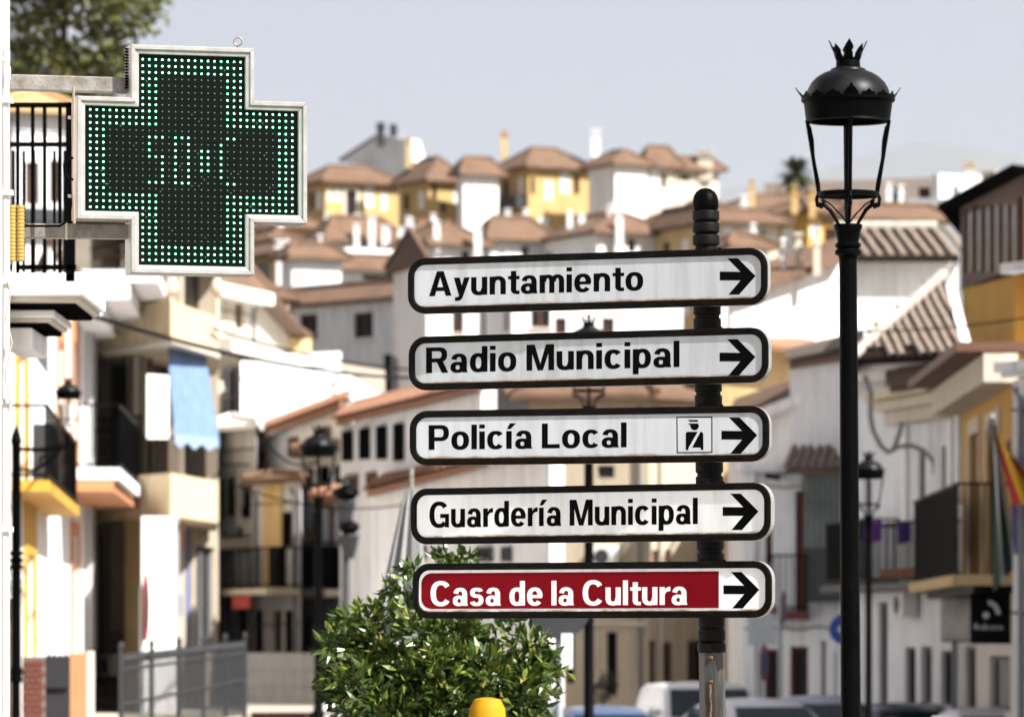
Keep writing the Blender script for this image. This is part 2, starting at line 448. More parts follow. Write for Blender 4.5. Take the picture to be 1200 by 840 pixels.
h = House('house', 'grey gabled house on the skyline with one small window and twin chimneys', 'house', [C(396, 377), C(482, 372), C(483, 374), C(397, 379)], 20, zz(190, 374), white2, HILL); h.roofargs = None
h.win(0, (443, 176, 454, 188), **dk); done(h)
f = h.fac[0]; b = MB()
a_, c_, e_ = f.px(398, 190, -.02), f.px(484, 190, -.02), f.px(455, 160, -.02)
N = Vector((f.n.x, f.n.y, 0))
b.extr([a_, c_, f.px(476, 163, -.02), e_, f.px(440, 162, -.02)], -N * 1.4); b.build('gable', white2, h.root)
b = MB(); b.extr([a_ + Vector((0,0,.02)), f.px(440, 162) + Vector((0,0,.02)), f.px(440, 158), f.px(396, 187)], -N*1.5); b.build('roof', roofm, h.root)
chimney(h, 446, 150, 165, 373, 9, greyd); chimney(h, 461, 152, 165, 374, 8, greyd)

h = corner_house('house', 'yellow stucco house on the ridge beside the lit green cross', 352, 381, 467, 214, 300, 338, yell, 30, 2.0, group=HILL)
wins(h, 0, [(384, 220, 389, 236), (393, 220, 399, 236), (428, 216, 438, 243), (447, 224, 454, 246)], **wk)
h.win(0, (405, 223, 418, 252), surround=blind, **dk); wins(h, 3, [(362, 225, 368, 245)], **dk); done(h)
h = corner_house('house', 'yellow house on the ridge with a deep shaded side wall, left of the white gable', 468, 502, 541, 213, 300, 334, yell, 30, 2.7, group=HILL)
wins(h, 0, [(532, 216, 537, 238)], **wk); wins(h, 0, [(506, 214, 512, 234), (516, 236, 523, 250)], **dk); done(h)
chimney(h, 479, 168, 190, 337, 7, tan)
h = corner_house('house', 'bright white house with one slit window between two yellow ridge houses', 540, 543, 584, 206, 300, 332, white, 24, 1.9, group=HILL)
h.win(0, (559, 226, 563, 240), **dk); done(h)
h = corner_house('house', 'yellow house with brown shaded side wall and tall ochre chimney at mid ridge', 584, 619, 690, 197, 300, 334, yell, 30, 2.4, group=HILL)
wins(h, 0, [(639, 212, 648, 234), (657, 202, 668, 226)], **wk); wins(h, 0, [(622, 208, 627, 228), (672, 206, 679, 228)], **dk)
h.box_on(3, (586, 232, 616, 246), 0, .7, greyd, 'balcony'); done(h); chimney(h, 591, 160, 180, 345, 8, tan)
h = corner_house('house', 'white house with grey shaded side wall and white chimney on the ridge', 690, 721, 758, 194, 300, 330, white, 30, 1.7, group=HILL)
h.win(0, (741, 214, 745, 226), **dk); done(h); chimney(h, 698, 158, 178, 336, 10, white)
h = corner_house('house', 'pale cream house adjoining the white ridge house with tall white window', 757, 759, 792, 197, 300, 336, cream, 24, 2.3, group=HILL)
wins(h, 0, [(763, 198, 772, 216)], **wk); wins(h, 0, [(775, 204, 781, 220)], **dk); done(h)
h = corner_house('house', 'last cream house of the ridge with open roof terrace beside the post finial', 790, 793, 842, 200, 300, 338, cream, 24, 1.4, group=HILL)
h.win(0, (797, 205, 808, 212), **dk); done(h)
chimney(h, 826, 184, 205, 339, 17, cream)

# ---- second row: brown roofs with white chimneys below the ridge
ROW2 = 'low roofed houses below the ridge'
spec = [
 ('ochre house with white chimney pots directly right of the cross foot', 300, 330, 372, 268, 268, tan, 1.4),
 ('brown roofed house below the yellow ridge house nearest the cross', 366, 385, 470, 284, 262, white2, 2.2),
 ('white house with low brown roof in the middle of the second row', 462, 505, 566, 288, 255, white2, 2.0),
 ('low house with grey front and brown hipped roof behind the first sign', 560, 575, 640, 282, 258, white2, 1.9),
 ('white lit house with brown roof behind the first sign panel', 632, 700, 782, 274, 254, white, 1.9),
 ('tan house with shaded side at left of the post finial', 770, 836, 850, 262, 250, tan, 1.6),
]
for lab, a_, m_, b_, pe, Y, mm, rs in spec:
    h = corner_house('house', lab, a_, m_, b_, pe, 340, Y, mm, 26, rs, group=ROW2)
    wd = b_ - m_
    if wd > 30:
        for k in range(int(wd // 28)):
            x = m_ + 8 + k * 28; h.win(0, (x, pe + 6, x + 9, pe + 22), **(wk if k % 2 == 0 else dk))
    done(h)
    for k in range(2):
        chimney(h, a_ + 14 + random.random() * (b_ - a_ - 30), pe - 22 - random.random() * 8, pe - 8, Y + 2, 7, white)

# ---- third band around 300 - 345
h = corner_house('house', 'white and tan house with grey window under the cross at town centre', 262, 330, 352, 300, 420, 205, tan, 30, 1.0, group='houses in the middle of town')
wins(h, 3, [(298, 306, 316, 328)], frame=grey, pane=grey); wins(h, 0, [(334, 306, 344, 330)], **wk); done(h); chimney(h, 331, 292, 330, 200, 14, white)
h = corner_house('house', 'low white house with black slot window left of the first sign', 388, 395, 505, 318, 420, 200, white, 20, .9, group='houses in the middle of town', roof=True)
wins(h, 0, [(425, 322, 468, 328)], **dk); done(h)
h = corner_house('house', 'long white house behind the upper signs with broad brown roof', 560, 600, 800, 330, 460, 190, white, 12, 1.4, group='houses in the middle of town')
wins(h, 0, [(650, 372, 664, 392), (705, 372, 720, 392)], **dk); done(h)

# ---- M2 shaded white house with two windows and a long brown roof
h = House('house', 'grey white house with two dark windows under a long brown roof', 'house', [C(343, 173), C(462, 169), C(464, 171.5), C(346, 176)], 3, zz(352, 169), white2, 'houses in the middle of town')
wins(h, 0, [(351, 368, 372, 398), (414, 366, 437, 396)], frame=wood, pane=dark, mull=(2, 1), sill=white2)
h.finish(); h.hip(.6, .25, roofm, frac=0.02)
b = MB(); f = h.fac[0]
h = House('house', 'bright white gable wall between the long brown roof and the signs', 'house', [C(461, 158), C(500, 154), C(530, 172), C(486, 178)], 3, zz(318, 157), white, 'houses in the middle of town')
h.finish(); h.hip(1.2, .25, roofm, frac=.9)

# ---- M3 big white block left of centre
h = House('building', 'large plain white block with beige side wall left of the signs', 'building', [C(282, 128), C(398, 131), C(462, 148), C(330, 150)], 0, zz(428, 130), white)
h.finish()
b = MB(); f = h.fac[0]; N = Vector((f.n.x, f.n.y, 0)); b.extr([f.px(345, 428, .05), f.px(398, 428, .05), f.px(398, 412, .05), f.px(352, 416, .05)], -N*12); b.build('parapet', white, h.root)
f1 = h.fac[1]; b = MB(); N = Vector((f1.n.x, f1.n.y, 0))
b.extr([f1.P(0, h.z1, .03), f1.P(f1.L, h.z1, .03), f1.P(f1.L, h.z1 + .8, .03), f1.P(0, h.z1+.1, .03)], -N*.3); b.build('coping', beige, h.root)
h.box_on(1, (450, 418, 459, 462), 0, .2, black, 'downpipe')

# ---- left middle houses between the beige balconies and the white block
h = House('house', 'cream house with white eave band right of the beige balcony building', 'house', [C(238, 128), C(300, 132), C(345, 150), C(260, 156)], 0, zz(345, 130), cream)
wins(h, 0, [(276, 356, 285, 385)], **dk); wins(h, 0, [(290, 358, 296, 385), (250, 352, 262, 400)], **wk)
wins(h, 0, [(262, 430, 282, 500)], frame=white, pane=grey, mull=(2, 2), sill=stone)
h.finish(); h.hip(1.0, .5, roofm)
h.box_on(0, (238, 338, 300, 352), 0, .5, white, 'eave_band'); h.box_on(0, (245, 400, 300, 418), 0, .6, stone, 'balcony'); h.box_on(0, (262, 500, 300, 512), 0, .4, stone, 'cornice')
h = House('house', 'yellow house with row of pale shutters under an ochre eave', 'house', [C(272, 146), C(338, 148), C(340, 150), C(273, 149)], 0, zz(352, 148), yell, 'houses in the middle of town')
wins(h, 0, [(280, 362, 290, 392), (297, 362, 309, 392), (316, 362, 328, 392)], **wk)
h.finish(); h.hip(.35, .35, roofm)
h.box_on(0, (276, 396, 340, 412), 0, .8, tan, 'balcony')

# ================================================================== LEFT SIDE
# ---- pharmacy corner that carries the cross
hp = House('building', 'white rendered pharmacy wall at the left picture edge', 'building', [C(-600, 20.2), C(3, 20.6), C(0, 24), C(-600, 25)], 0, 7.5, white)
hp.finish()
b = MB(); b.tube([Wp(7, 60, 20.5), Wp(6, 110, 20.5), Wp(7, 300, 20.5), Wp(6, 500, 20.5), Wp(6, 900, 20.5)], .016, 10)
for py in (118, 226, 330, 470, 620): b.box(Wp(8, py, 20.5), (.05, .05, .02))
b.build('downpipe', mat('white_plastic', (.75, .75, .73), .5, c2=(.5, .48, .42), scale=9, amount=.6), hp.root, smooth=40)
b = MB(); b.tube([Wp(9 + 2.5*math.sin(i*.9) + (3 if 5 < i < 9 else 0), 330 + i*9, 20.46) for i in range(18)], .004, 6); b.build('cable', mat('pale_cable', (.4, .34, .26), .7), hp.root)
b = MB(); b.tube([Wp(2, 70, 20.46), Wp(7, 72, 20.46), Wp(10, 80, 20.46), Wp(10, 92, 20.46), Wp(7, 97, 20.46)], .009, 8); b.build('hook', MATS['white_plastic'], hp.root)

# yellow ribbed conduits
t = thing('ribbed_conduit', 'pair of yellow ribbed conduits hanging beside the lower bracket arm', 'conduit', Wp(19, 306, 20.9))
ym = mat('yellow_plastic', (.3, .19, .035), .5, c2=(.22, .13, .02), scale=10, amount=.5)
for x in (14.5, 24):
    b = MB(); n_ = 60
    b.lathe([((.0155 + (.0022 if (i % 4) in (1, 2) else 0)), i * .228 / n_) for i in range(n_ + 1)], Wp(x, 306, 20.9), 14)
    b.build('conduit_tube', ym, t, smooth=30)
b = MB(); b.tube([Wp(17, 306, 20.9), Wp(16, 330, 20.9), Wp(10, 345, 20.7)], .008, 8); b.build('cable_tail', white, t)

# ---- pharmacy cross
def cross():
    f = Fac(C(90, 20.87), C(360, 21.12))
    u0, u1 = f.uz(90, 0)[0], f.uz(360, 0)[0]
    uc, zc = (u0+u1)/2, f.uz(225, 188)[1]
    L = (u1-u0)/2; a = L * 145 / 270; LZ = 133.5 * 21 / F; aZ = a * LZ / L
    t = thing('pharmacy_cross', 'lit green pharmacy cross of LED dots in a pale metal frame', 'pharmacy sign', f.P(uc, zc - LZ))
    def outline(d, off):
        X, x, Z, z = L-d, a-d, LZ-d, aZ-d
        pts = [(-x, Z), (x, Z), (x, z), (X, z), (X, -z), (x, -z), (x, -Z), (-x, -Z), (-x, -z), (-X, -z), (-X, z), (-x, z)]
        return [f.P(uc + p, zc + q, off) for p, q in pts]
    rings = [outline(0, -.12), outline(0, -.002), outline(.004, .004), outline(.017, .004), outline(.021, -.003), outline(.035, -.005), outline(.037, -.03)]
    for i in range(12):
        j = (i+1) % 12; b = MB()
        e = (rings[0][j] - rings[0][i]).normalized() * .0008
        for r0, r1 in zip(rings, rings[1:]): b.poly([r0[i]+e, r0[j]-e, r1[j]-e, r1[i]+e])
        b.build('frame_bar', alu, t)
    b = MB(); b.poly(rings[0][::-1]); b.build('back_plate', steel, t)
    pm = mat('led_board', (.0014, .0042, .0028), .28, c2=(.0045, .0052, .0048), scale=2.5, amount=.6, spec=.1, bump=.02, bscale=60, stretch=(1, 1, .25))
    b = MB(); b.poly(outline(.036, -.02)[::-1]); b.build('led_board', pm, t)
    # dots
    px_ = 237/270 * 2 * L / 31; pz = 237/270 * 2 * LZ / 31
    inside = lambda c, r: 0 <= c < 32 and 0 <= r < 32 and (8 <= c < 24 or 8 <= r < 24)
    digits = ["XXX.XXX.....XX", "X...X.X....X..", "X...X.X.XX.X..", "XXX.X.X.XX.X..", "..X.X.X.XX.X..", "..X.X.X.XX.X..", "..X.X.X....X..", "XXX.XXX.....XX"]
    lit, dim = MB(), MB()
    def dot(mb, u, z, r):
        vs = [f.P(u, z, -.019 + r)]; n = 7
        for rr, hh in ((.72, .7), (1, 0)):
            for k in range(n):
                th = 2*math.pi*k/n; vs.append(f.P(u + r*rr*math.cos(th), z + r*rr*math.sin(th), -.019 + r*hh))
        fs = [(0, 1+k, 1+(k+1) % n) for k in range(n)] + [(1+k, 1+n+k, 1+n+(k+1) % n, 1+(k+1) % n) for k in range(n)]
        mb.add(vs, fs)
    rnd = random.Random(3)
    for c in range(32):
        for r in range(32):
            if not inside(c, r): continue
            edge = any(not inside(c+i, r+j) for i in range(-3, 4) for j in range(-3, 4))
            dg = 12 <= r <= 19 and 9 <= c <= 22 and digits[r-12][c-9] == 'X'
            u, z = uc + (c-15.5)*px_, zc + (15.5-r)*pz
            if edge or dg: dot(lit, u, z, .0038)
            else: dot(dim, u, z, .0027)
    for k in range(46):
        c, r = rnd.randrange(32), rnd.randrange(32)
        if inside(c, r) and inside(c+1, r+1): dot(dim, uc + (c-15.1+.3*rnd.random())*px_, zc + (15.1-r)*pz, .0022)
    lit.build('lit_diodes', mat('lit_led', (.5, .8, .65), .3, emit=(.13, 1., .42), es=7.), t, smooth=60, kind='stuff', label='glowing green white diodes of the cross border and figures')
    dim.build('unlit_diodes', mat('unlit_led', (.22, .225, .22), .3), t, smooth=60, kind='stuff', label='unlit grey diodes')
    # bracket arms, eye bolt, cable
    for (x0, y0, x1, y1, hh) in ((-60, 95, 154, 101, 18), (-60, 270, 151, 272, 17)):
        p, q = Wp(x0, y0, 20.98), Wp(x1, y1, 21.02)
        b = MB(); hh = hh * 21 / F
        b.obox(p - Vector((0, .03, hh/2)), q - p, Vector((0, .06, 0)), Vector((0, 0, hh)))
        b.build('bracket_arm', steel, t, bevel=.004)
    pe = Wp(279, 49, 21.05); b = MB()
    b.tube([pe + Vector((.017*math.cos(x), 0, .017*math.sin(x))) for x in [i*math.pi/8 - math.pi/2 for i in range(17)]], .004, 6, cap=False)
    b.tube([pe + Vector((0, 0, -.016)), pe + Vector((0, 0, -.04))], .0045, 6)
    b.build('eye_bolt', steel, t)
    b = MB(); b.tube([Wp(x, y, 20.84) for x, y in ((86, 102), (86.5, 130), (85.5, 175), (85.5, 215), (87, 262))], .006, 8); b.build('wire', mat('old_wire', (.3, .22, .15), .8, scale=20, amount=.8), t)
    b = MB(); b.tube([Wp(x, y, 20.82) for x, y in ((86, 185), (79, 187), (75, 193), (76, 203), (80, 208), (86, 211))], .005, 8)
    b.tube([Wp(x, y, 20.9) for x, y in ((0, 263), (30, 265), (70, 265), (81, 258), (84, 235), (84, 212))], .005, 8); b.build('power_cable', black, t)
    b = MB(); b.box(Wp(84, 138, 20.85), (.03, .02, .012)); b.box(Wp(84, 230, 20.85), (.03, .02, .012)); b.build('side_screw', steel, t)
    b = MB()
    for i in range(14): b.box(f.px(153.5, 56 + i*3.5, -.06) + Vector((-.006, 0, 0)), (.012, .05, .006))
    b.build('cooling_fins', black, t)
    b = MB(); b.tube([Wp(78, 260, 20.93), Wp(78, 281, 20.93)], .005, 6); b.build('cable_tie', mat('pale_tie', (.5, .45, .35), .7), t)
cross()

# ---- near balcony with black bars (behind the brackets)
Yb = 31.
hb = House('building', 'white building with stepped balcony slabs and black bars behind the bracket', 'building', [C(-300, 30.5), C(11, 30.8), C(9, 37), C(-300, 38)], 0, 9, white)
hb.finish()
def slab(h, x0, x1, y0, y1, Y, dep, m, name='balcony_slab'):
    a, c = Wp(x0, y1, Y), Wp(x1, y0, Y)
    b = MB(); b.obox(a, (c.x-a.x, 0, 0), (0, dep, 0), (0, 0, c.z-a.z)); return b.build(name, m, h.root, bevel=.01)
slab(hb, 6, 99, 319, 346, Yb, 1.6, white); slab(hb, 6, 94, 346, 353, Yb+.08, 1.5, stone)
slab(hb, 6, 88, 353, 360, Yb+.25, 1.3, blackf, 'balcony_shadow')  # black slab painted in as the shadow beneath the balcony
slab(hb, 6, 64, 363, 372, Yb+.3, 1.2, white, 'corbel'); slab(hb, 6, 61, 372, 377, Yb+.34, 1.1, stone, 'corbel'); slab(hb, 6, 56, 377, 383, Yb+.45, 1, blackf, 'balcony_shadow')  # last slab is black, a painted shadow under the corbel step
slab(hb, 6, 38, 384, 409, Yb+.4, 1., white, 'corbel')
b = MB(); b.obox(Wp(6, 126, Yb), (.43, 0, 0), (0, .03, 0), (0, 0, .03)); b.obox(Wp(6, 316, Yb), (.43, 0, 0), (0, .03, 0), (0, 0, .03))
b.obox(Wp(88, 126, Yb), (.03, 0, 0), (0, 1.4, 0), (0, 0, .03)); b.build('handrail', black, hb.root)
for x in (20.5, 38, 52, 70):
    b = MB(); b.obox(Wp(x-2, 320, Yb), (.022, 0, 0), (0, .022, 0), (0, 0, 196*Yb/F)); b.build('baluster', black, hb.root)
b = MB(); b.obox(Wp(77, 330, Yb), (.055, 0, 0), (0, .05, 0), (0, 0, 210*Yb/F)); b.build('corner_post', black, hb.root)
for k in range(6):
    p = Wp(14 + k*12, 320, Yb + 1.45); b = MB(); b.obox(p, (.018, 0, 0), (0, .018, 0), (0, 0, (150 + 0*k)*Yb/F)); b.build('baluster', black, hb.root)
b = MB(); b.obox(Wp(10, 172, Yb+1.45), (.5, 0, 0), (0, .03, 0), (0, 0, .03)); b.build('handrail', black, hb.root)

# ---- house seen through the bars and the brown upper storey above the beige balconies
h = House('house', 'pale house with tan roof edge seen through the black balcony bars', 'house', [C(4, 126), C(84, 127), C(84, 140), C(4, 140)], .3, zz(132, 126), white2)
wins(h, 0, [(30, 190, 46, 240), (58, 188, 72, 238)], **dk); h.finish(); h.hip(.6, .35, mat('tan_roof', (.4, .26, .12), .9, scale=3, amount=.8))
h.box_on(0, (4, 246, 84, 262), 0, .5, greyd, 'balcony')

# ---- L2 ornate white and ochre houses, facades receding along the left side
def railing(h, i, x0, x1, y0, y1, off, step=.13, name='railing', m=None, parent=None):
    f = h.fac[i]; u0, u1 = f.uz(x0, 0)[0], f.uz(x1, 0)[0]; xm = (x0+x1)/2
    zt, zb = f.uz(xm, y0)[1], f.uz(xm, y1)[1]; b = MB(); D = Vector((f.d.x, f.d.y, 0)); N = Vector((f.n.x, f.n.y, 0))
    for z in (zt-.04, zb+.05): b.obox(f.P(u0, z, off), D*(u1-u0), N*.04, Vector((0, 0, .04)))
    n_ = max(2, int((u1-u0)/step))
    for k in range(n_+1):
        u = u0 + (u1-u0)*k/n_; b.obox(f.P(u-.009, zb, off), D*.018, N*.018, Vector((0, 0, zt-zb)))
    for u in (u0, u1):
        for z in (zt-.04, zb+.05): b.obox(f.P(u-.015, z, 0), D*.03, N*off, Vector((0, 0, .04)))
        for k in range(1, max(2, int(off/step))): b.obox(f.P(u-.009, zb, off*k/max(2, int(off/step))), D*.018, N*.018, Vector((0, 0, zt-zb)))
    return b.build(name, m or black, parent or h.root)
kw = dict(rec=.12, fw=.1)
h = House('house', 'white house with ochre window surrounds behind the thin left lamp post', 'house', [C(8, 66), C(56, 80), C(30, 96), C(-80, 96)], -.2, zz(372, 66), white)
wins(h, 0, [(20, 412, 28, 578)], frame=ochtrim, pane=blind, surround=ochtrim, sw=.75, **kw)
wins(h, 0, [(34.5, 462, 37, 578)], frame=ochtrim, pane=dark, **kw)
wins(h, 0, [(30, 650, 38, 768)], frame=ochtrim, pane=ochtrim, kind='door', surround=ochtrim, sw=.75, **kw)
h.finish()
h.box_on(0, (12, 578, 55, 590), 0, .5, ochtrim, 'balcony_slab'); railing(h, 0, 12, 55, 496, 578, .45, .55)
h.box_on(0, (38, 500, 45, 576), 0, .3, greyd, 'shutter'); h.box_on(0, (47, 505, 53, 572), .02, .2, white, 'shutter')
h = House('house', 'white house with terracotta window surrounds and white balcony on the left side', 'house', [C(57, 82), C(106, 97), C(106, 112), C(20, 112)], -.2, zz(352, 95), white)
wins(h, 0, [(67, 402, 73, 556), (84, 402, 90, 552)], frame=terr, pane=terr, surround=terr, sw=.4, **kw)
wins(h, 0, [(65, 640, 70, 768)], frame=terr, pane=terr, **kw)
wins(h, 0, [(83, 628, 91, 765)], frame=terr, pane=greyd, surround=terr, sw=.25, **kw)
h.finish(); f = h.fac[0]; N = Vector((f.n.x, f.n.y, 0)); D = Vector((f.d.x, f.d.y, 0))
b = MB()
for (o, za, zb_) in ((1.5, .0, .22), (1.0, -.3, -.03), (.5, -.6, -.33)):
    b.obox(f.P(f.L*.55, h.z1+za), D*(f.L*.45 + o*.4), N*o, Vector((0, 0, zb_-za)))
b.build('cornice', white, h.root)
h.box_on(0, (70, 574, 105, 586), 0, .9, terr, 'balcony_slab'); h.box_on(0, (70, 560, 105, 573), 0, 1.0, white, 'balcony_slab'); railing(h, 0, 72, 104, 488, 560, .95, .5)
h.box_on(0, (100, 366, 106, 760), 0, .12, mat('grey_pilaster', (.5, .5, .5), .9), 'pilaster')
h.hip(.5, .4, roofm)

# ---- L3 beige building with stacked balconies and the blue awning
h = House('building', 'beige balcony building with dark loggias and blue fringed awning', 'building', [C(106, 101), C(168, 98), C(214, 101), C(256, 108), C(256, 122), C(106, 122)], -.2, zz(262, 100), beige)
wins(h, 0, [(116, 424, 159, 556)], frame=wood, pane=dark, rec=.3, mull=(2, 1))
wins(h, 0, [(118, 286, 150, 336)], frame=grey, pane=grey, rec=.4, mull=(3, 2)); wins(h, 0, [(108, 240, 160, 300)], frame=wood, pane=dark, rec=.6, mull=(1, 1))
wins(h, 0, [(107, 628, 121, 800)], frame=grey, pane=grey, kind='door', mull=(1, 1)); wins(h, 0, [(130, 615, 150, 740)], frame=wood, pane=dark, mull=(1, 1), rec=.4)
h.win(1, (170, 424, 212, 560), frame=wood, pane=dark, mull=(1, 1), rec=.3); h.win(1, (169.5, 292, 212, 362), frame=wood, pane=dark, mull=(1, 1), rec=.4)
h.win(2, (216, 420, 255, 562), frame=wood, pane=dark, mull=(1, 1), rec=.3); h.win(2, (215.5, 292, 252, 374), frame=wood, pane=dark, mull=(1, 1), rec=.4)
h.win(2, (218, 615, 226, 760), frame=mat('blue_paint', (.06, .13, .4), .6), pane=MATS['blue_paint'], mull=(1, 1)); h.win(2, (230, 640, 252, 760), frame=grey, pane=greyd, mull=(2, 1))
h.finish()
# projecting balconies: shaded side face + sunlit front face, as real polygonal slabs
def balc(y_t, y_b, nm='balcony'):
    Yf = 95.; z1_, z0_ = zz(y_t, Yf), zz(y_b, Yf)
    b = MB(); b.prism([C(112, 97.5), C(200, 94), C(256, 99), C(254, 106), C(110, 106)], z0_, z1_)
    return b.build(nm, mat('balcony_render', (.62, .5, .33), .9, c2=(.5, .4, .25), scale=1, amount=.5, bump=.1, streak=.75), h.root)
balc(356, 400); balc(556, 606)
b = MB(); b.prism([C(120, 97.2), C(201, 93.8), C(258, 98.9), C(254, 105), C(112, 105)], zz(406, 95), zz(401, 95)); b.build('balcony_rim', stone, h.root)
for x, Y in ((196, 94.6), (201, 94.4), (254, 99)):
    b = MB(); b.lathe([(.05, -.35), (.05, 0), (.02, .02), (.12, .1), (.14, .25), (.05, .4), (.1, .5), (.02, .62)], Wp(x, 350, Y), 10); b.build('urn', cream, h.root, smooth=50)
b = MB(); p0, p1 = Wp(197, 512, 94.6), Wp(255, 514, 98.9)
for k in range(25):
    p = p0.lerp(p1, k/24); b.obox(p, (.02, 0, 0), (0, .02, 0), (0, 0, -.75))
for k in range(14):
    p = Wp(168, 512, 96.4).lerp(p0, k/13); b.obox(p, (.02, 0, 0), (0, .02, 0), (0, 0, -.75))
b.tube([Wp(168, 512, 96.4), p0, p1], .03, 6); b.build('railing', black, h.root)
b = MB(); p0, p1 = Wp(112, 490, 97), Wp(166, 488, 95.6)
for k in range(20):
    p = p0.lerp(p1, k/19); b.obox(p, (.025, 0, 0), (0, .02, 0), (0, 0, -1.1))
b.tube([p0, p1], .03, 6); b.tube([p0 - Vector((0, 0, 1.05)), p1 - Vector((0, 0, 1.05))], .03, 6); b.build('railing', black, h.root)
# white lit pier below and on the first floor
b = MB(); b.prism([C(166, 93.2), C(206, 93.6), C(212, 103), C(172, 103)], -.2, zz(607.5, 95)); b.build('pier', white, h.root)
b = MB(); b.extr([Wp(172, 514, 93.5), Wp(198, 514, 93.7), Wp(198, 440, 93.7), Wp(172, 438, 93.5)], (0, .04, 0)); b.build('side_screen', blind, h.root)
b = MB(); b.prism([C(146, 96.8), C(166, 96.2), C(166, 102), C(146, 102)], -.2, zz(606, 95)); b.build('pier', tan, h.root)
b = MB(); b.prism([C(208, 99), C(216, 99.4), C(216, 101), C(208, 101)], zz(640, 99), zz(606, 95)); b.build('lamp_bracket', terr, h.root)
h.hip(.9, .5, roofm)
# awning
t = thing('awning', 'light blue striped awning hanging over the beige balcony', 'awning', Wp(226, 518, 95))
am = mat('blue_awning_cloth', (.075, .15, .3), .9, c2=(.26, .34, .46), scale=2., amount=.9, stretch=(9, 9, .1), bump=.2, bscale=6)
b = MB(); n_ = 24; rows = [(405, 0.25), (430, .5), (470, .8), (508, 1.05)]; vs_ = []
for j, (py, out) in enumerate(rows):
    for i in range(n_+1):
        k = i/n_; xl, xr = (196 + (py-405)*.085), (240 + (py-405)*.16)
        p = Wp(xl + (xr-xl)*k, py + 6*k, 95.6 + 3.3*k - out); vs_.append(p + Vector((0, .06*math.sin(i*1.9), 0)))
fs = [(j*(n_+1)+i, j*(n_+1)+i+1, (j+1)*(n_+1)+i+1, (j+1)*(n_+1)+i) for j in range(len(rows)-1) for i in range(n_)]
b.add(vs_, fs); b.add([v + Vector((0, .012, 0)) for v in vs_], [q[::-1] for q in fs]); b.build('cloth', am, t)
b = MB(); base = vs_[-(n_+1):]
for i in range(n_): b.poly([base[i], base[i+1], base[i+1] + Vector((0, 0, -.2 - .05*math.sin(i*.8))), base[i] + Vector((0, 0, -.2 - .05*math.sin((i-1)*.8)))])
b.build('valance', mat('pale_valance', (.3, .38, .5), .85, c2=(.12, .22, .4), scale=5, amount=.8), t)
b = MB(); b.tube([vs_[0] + Vector((0, .2, .05)), vs_[n_] + Vector((0, .2, .05))], .06, 8); b.build('roller', white, t)

# ---- railing on the raised walkway with spear tops
t = thing('street_railing', 'grey spear topped railing along the raised walkway', 'railing', C(142, 70) + (.42,))
gm = mat('grey_railing_paint', (.024, .025, .028), .8, c2=(.016, .016, .016), scale=6, amount=.6)
pa, pb = Vector((*C(142, 70), 0)), Vector((*C(287, 92), 0))
ta, tb = zz(774, 70), zz(757, 92); n_ = 74
for k in range(n_+1):
    s_ = k/n_; p = pa.lerp(pb, s_); zt = ta + (tb-ta)*s_
    b = MB(); b.tube([(p.x, p.y, .3), (p.x, p.y, zt - .03)], .014, 4); b.lathe([(.012, 0), (.036, .05), (.004, .15)], (p.x, p.y, zt - .04), 5)
    b.build('picket', gm, t)
for dz in (.12, .6):
    b = MB(); b.tube([pa + Vector((0, 0, ta-dz)), pb + Vector((0, 0, tb-dz))], .025, 6); b.build('rail', gm, t)
for k in range(6):
    p = pa.lerp(pb, k/5); b = MB(); zt = ta+(tb-ta)*k/5; b.box((p.x, p.y, zt/2+.1), (.07, .07, zt+.1)); b.lathe([(.02, 0), (.05, .04), (.04, .09), (.005, .13)], (p.x, p.y, zt+.14), 8); b.build('post', gm, t)
# grey garden gate panel and brick pier left of it
t = thing('garden_gate', 'grey metal gate panel beside the orange plinth on the left', 'gate', C(65, 66) + (.42,))
for k in range(9):
    b = MB(); p = Wp(52.5 + k*3.3, 840, 66); b.obox((p.x, p.y, .42), (.034, 0, 0), (0, .03, 0), (0, 0, zz(768, 66)-.42 + .03*(k % 2))); b.build('slat', gm, t)
b = MB(); p = Wp(51, 805, 65.95); b.obox(p, (.33, 0, 0), (0, .03, 0), (0, 0, .04)); b.build('rail', gm, t)
brick = mat('red_brick', (.16, .055, .035), .85, c2=(.1, .035, .025), scale=8, amount=.8)
t = thing('brick_pier', 'low red brick pier left of the grey gate', 'pier', C(38, 65.5) + (.42,))
b = MB(); p = Wp(26, 840, 65.6); b.obox((p.x, p.y, .3), (.26, 0, 0), (0, .4, 0), (0, 0, zz(769, 65.6)-.3)); b.build('core', mat('mortar', (.16, .13, .11), .9), t)
for r in range(14):
    for k in range(3):
        x = 26 + k*8 + (4 if r % 2 else 0); zb = .42 + r*.075
        if zb > zz(772, 65.6): break
        p = Wp(x, 800, 65.57); b = MB(); b.obox((p.x, p.y, zb), (.078, 0, 0), (0, .05, 0), (0, 0, .062)); b.build('brick', brick, t)
t = thing('plinth_wall', 'orange plinth block by the white doorway on the left', 'wall', C(92, 67) + (.42,))
b = MB(); p, q = Wp(81, 840, 67), Wp(101, 765, 67); b.obox((p.x, p.y, .3), (q.x-p.x, 0, 0), (0, .5, 0), (0, 0, q.z-.3)); b.build('block', terr, t, bevel=.01)
b = MB(); q2 = Wp(107, 762, 67); b.obox((q.x+.003, q.y, .3), (q2.x-q.x, 0, 0), (0, .5, 0), (0, 0, q2.z-.3)); b.build('stone_edge', stone, t)

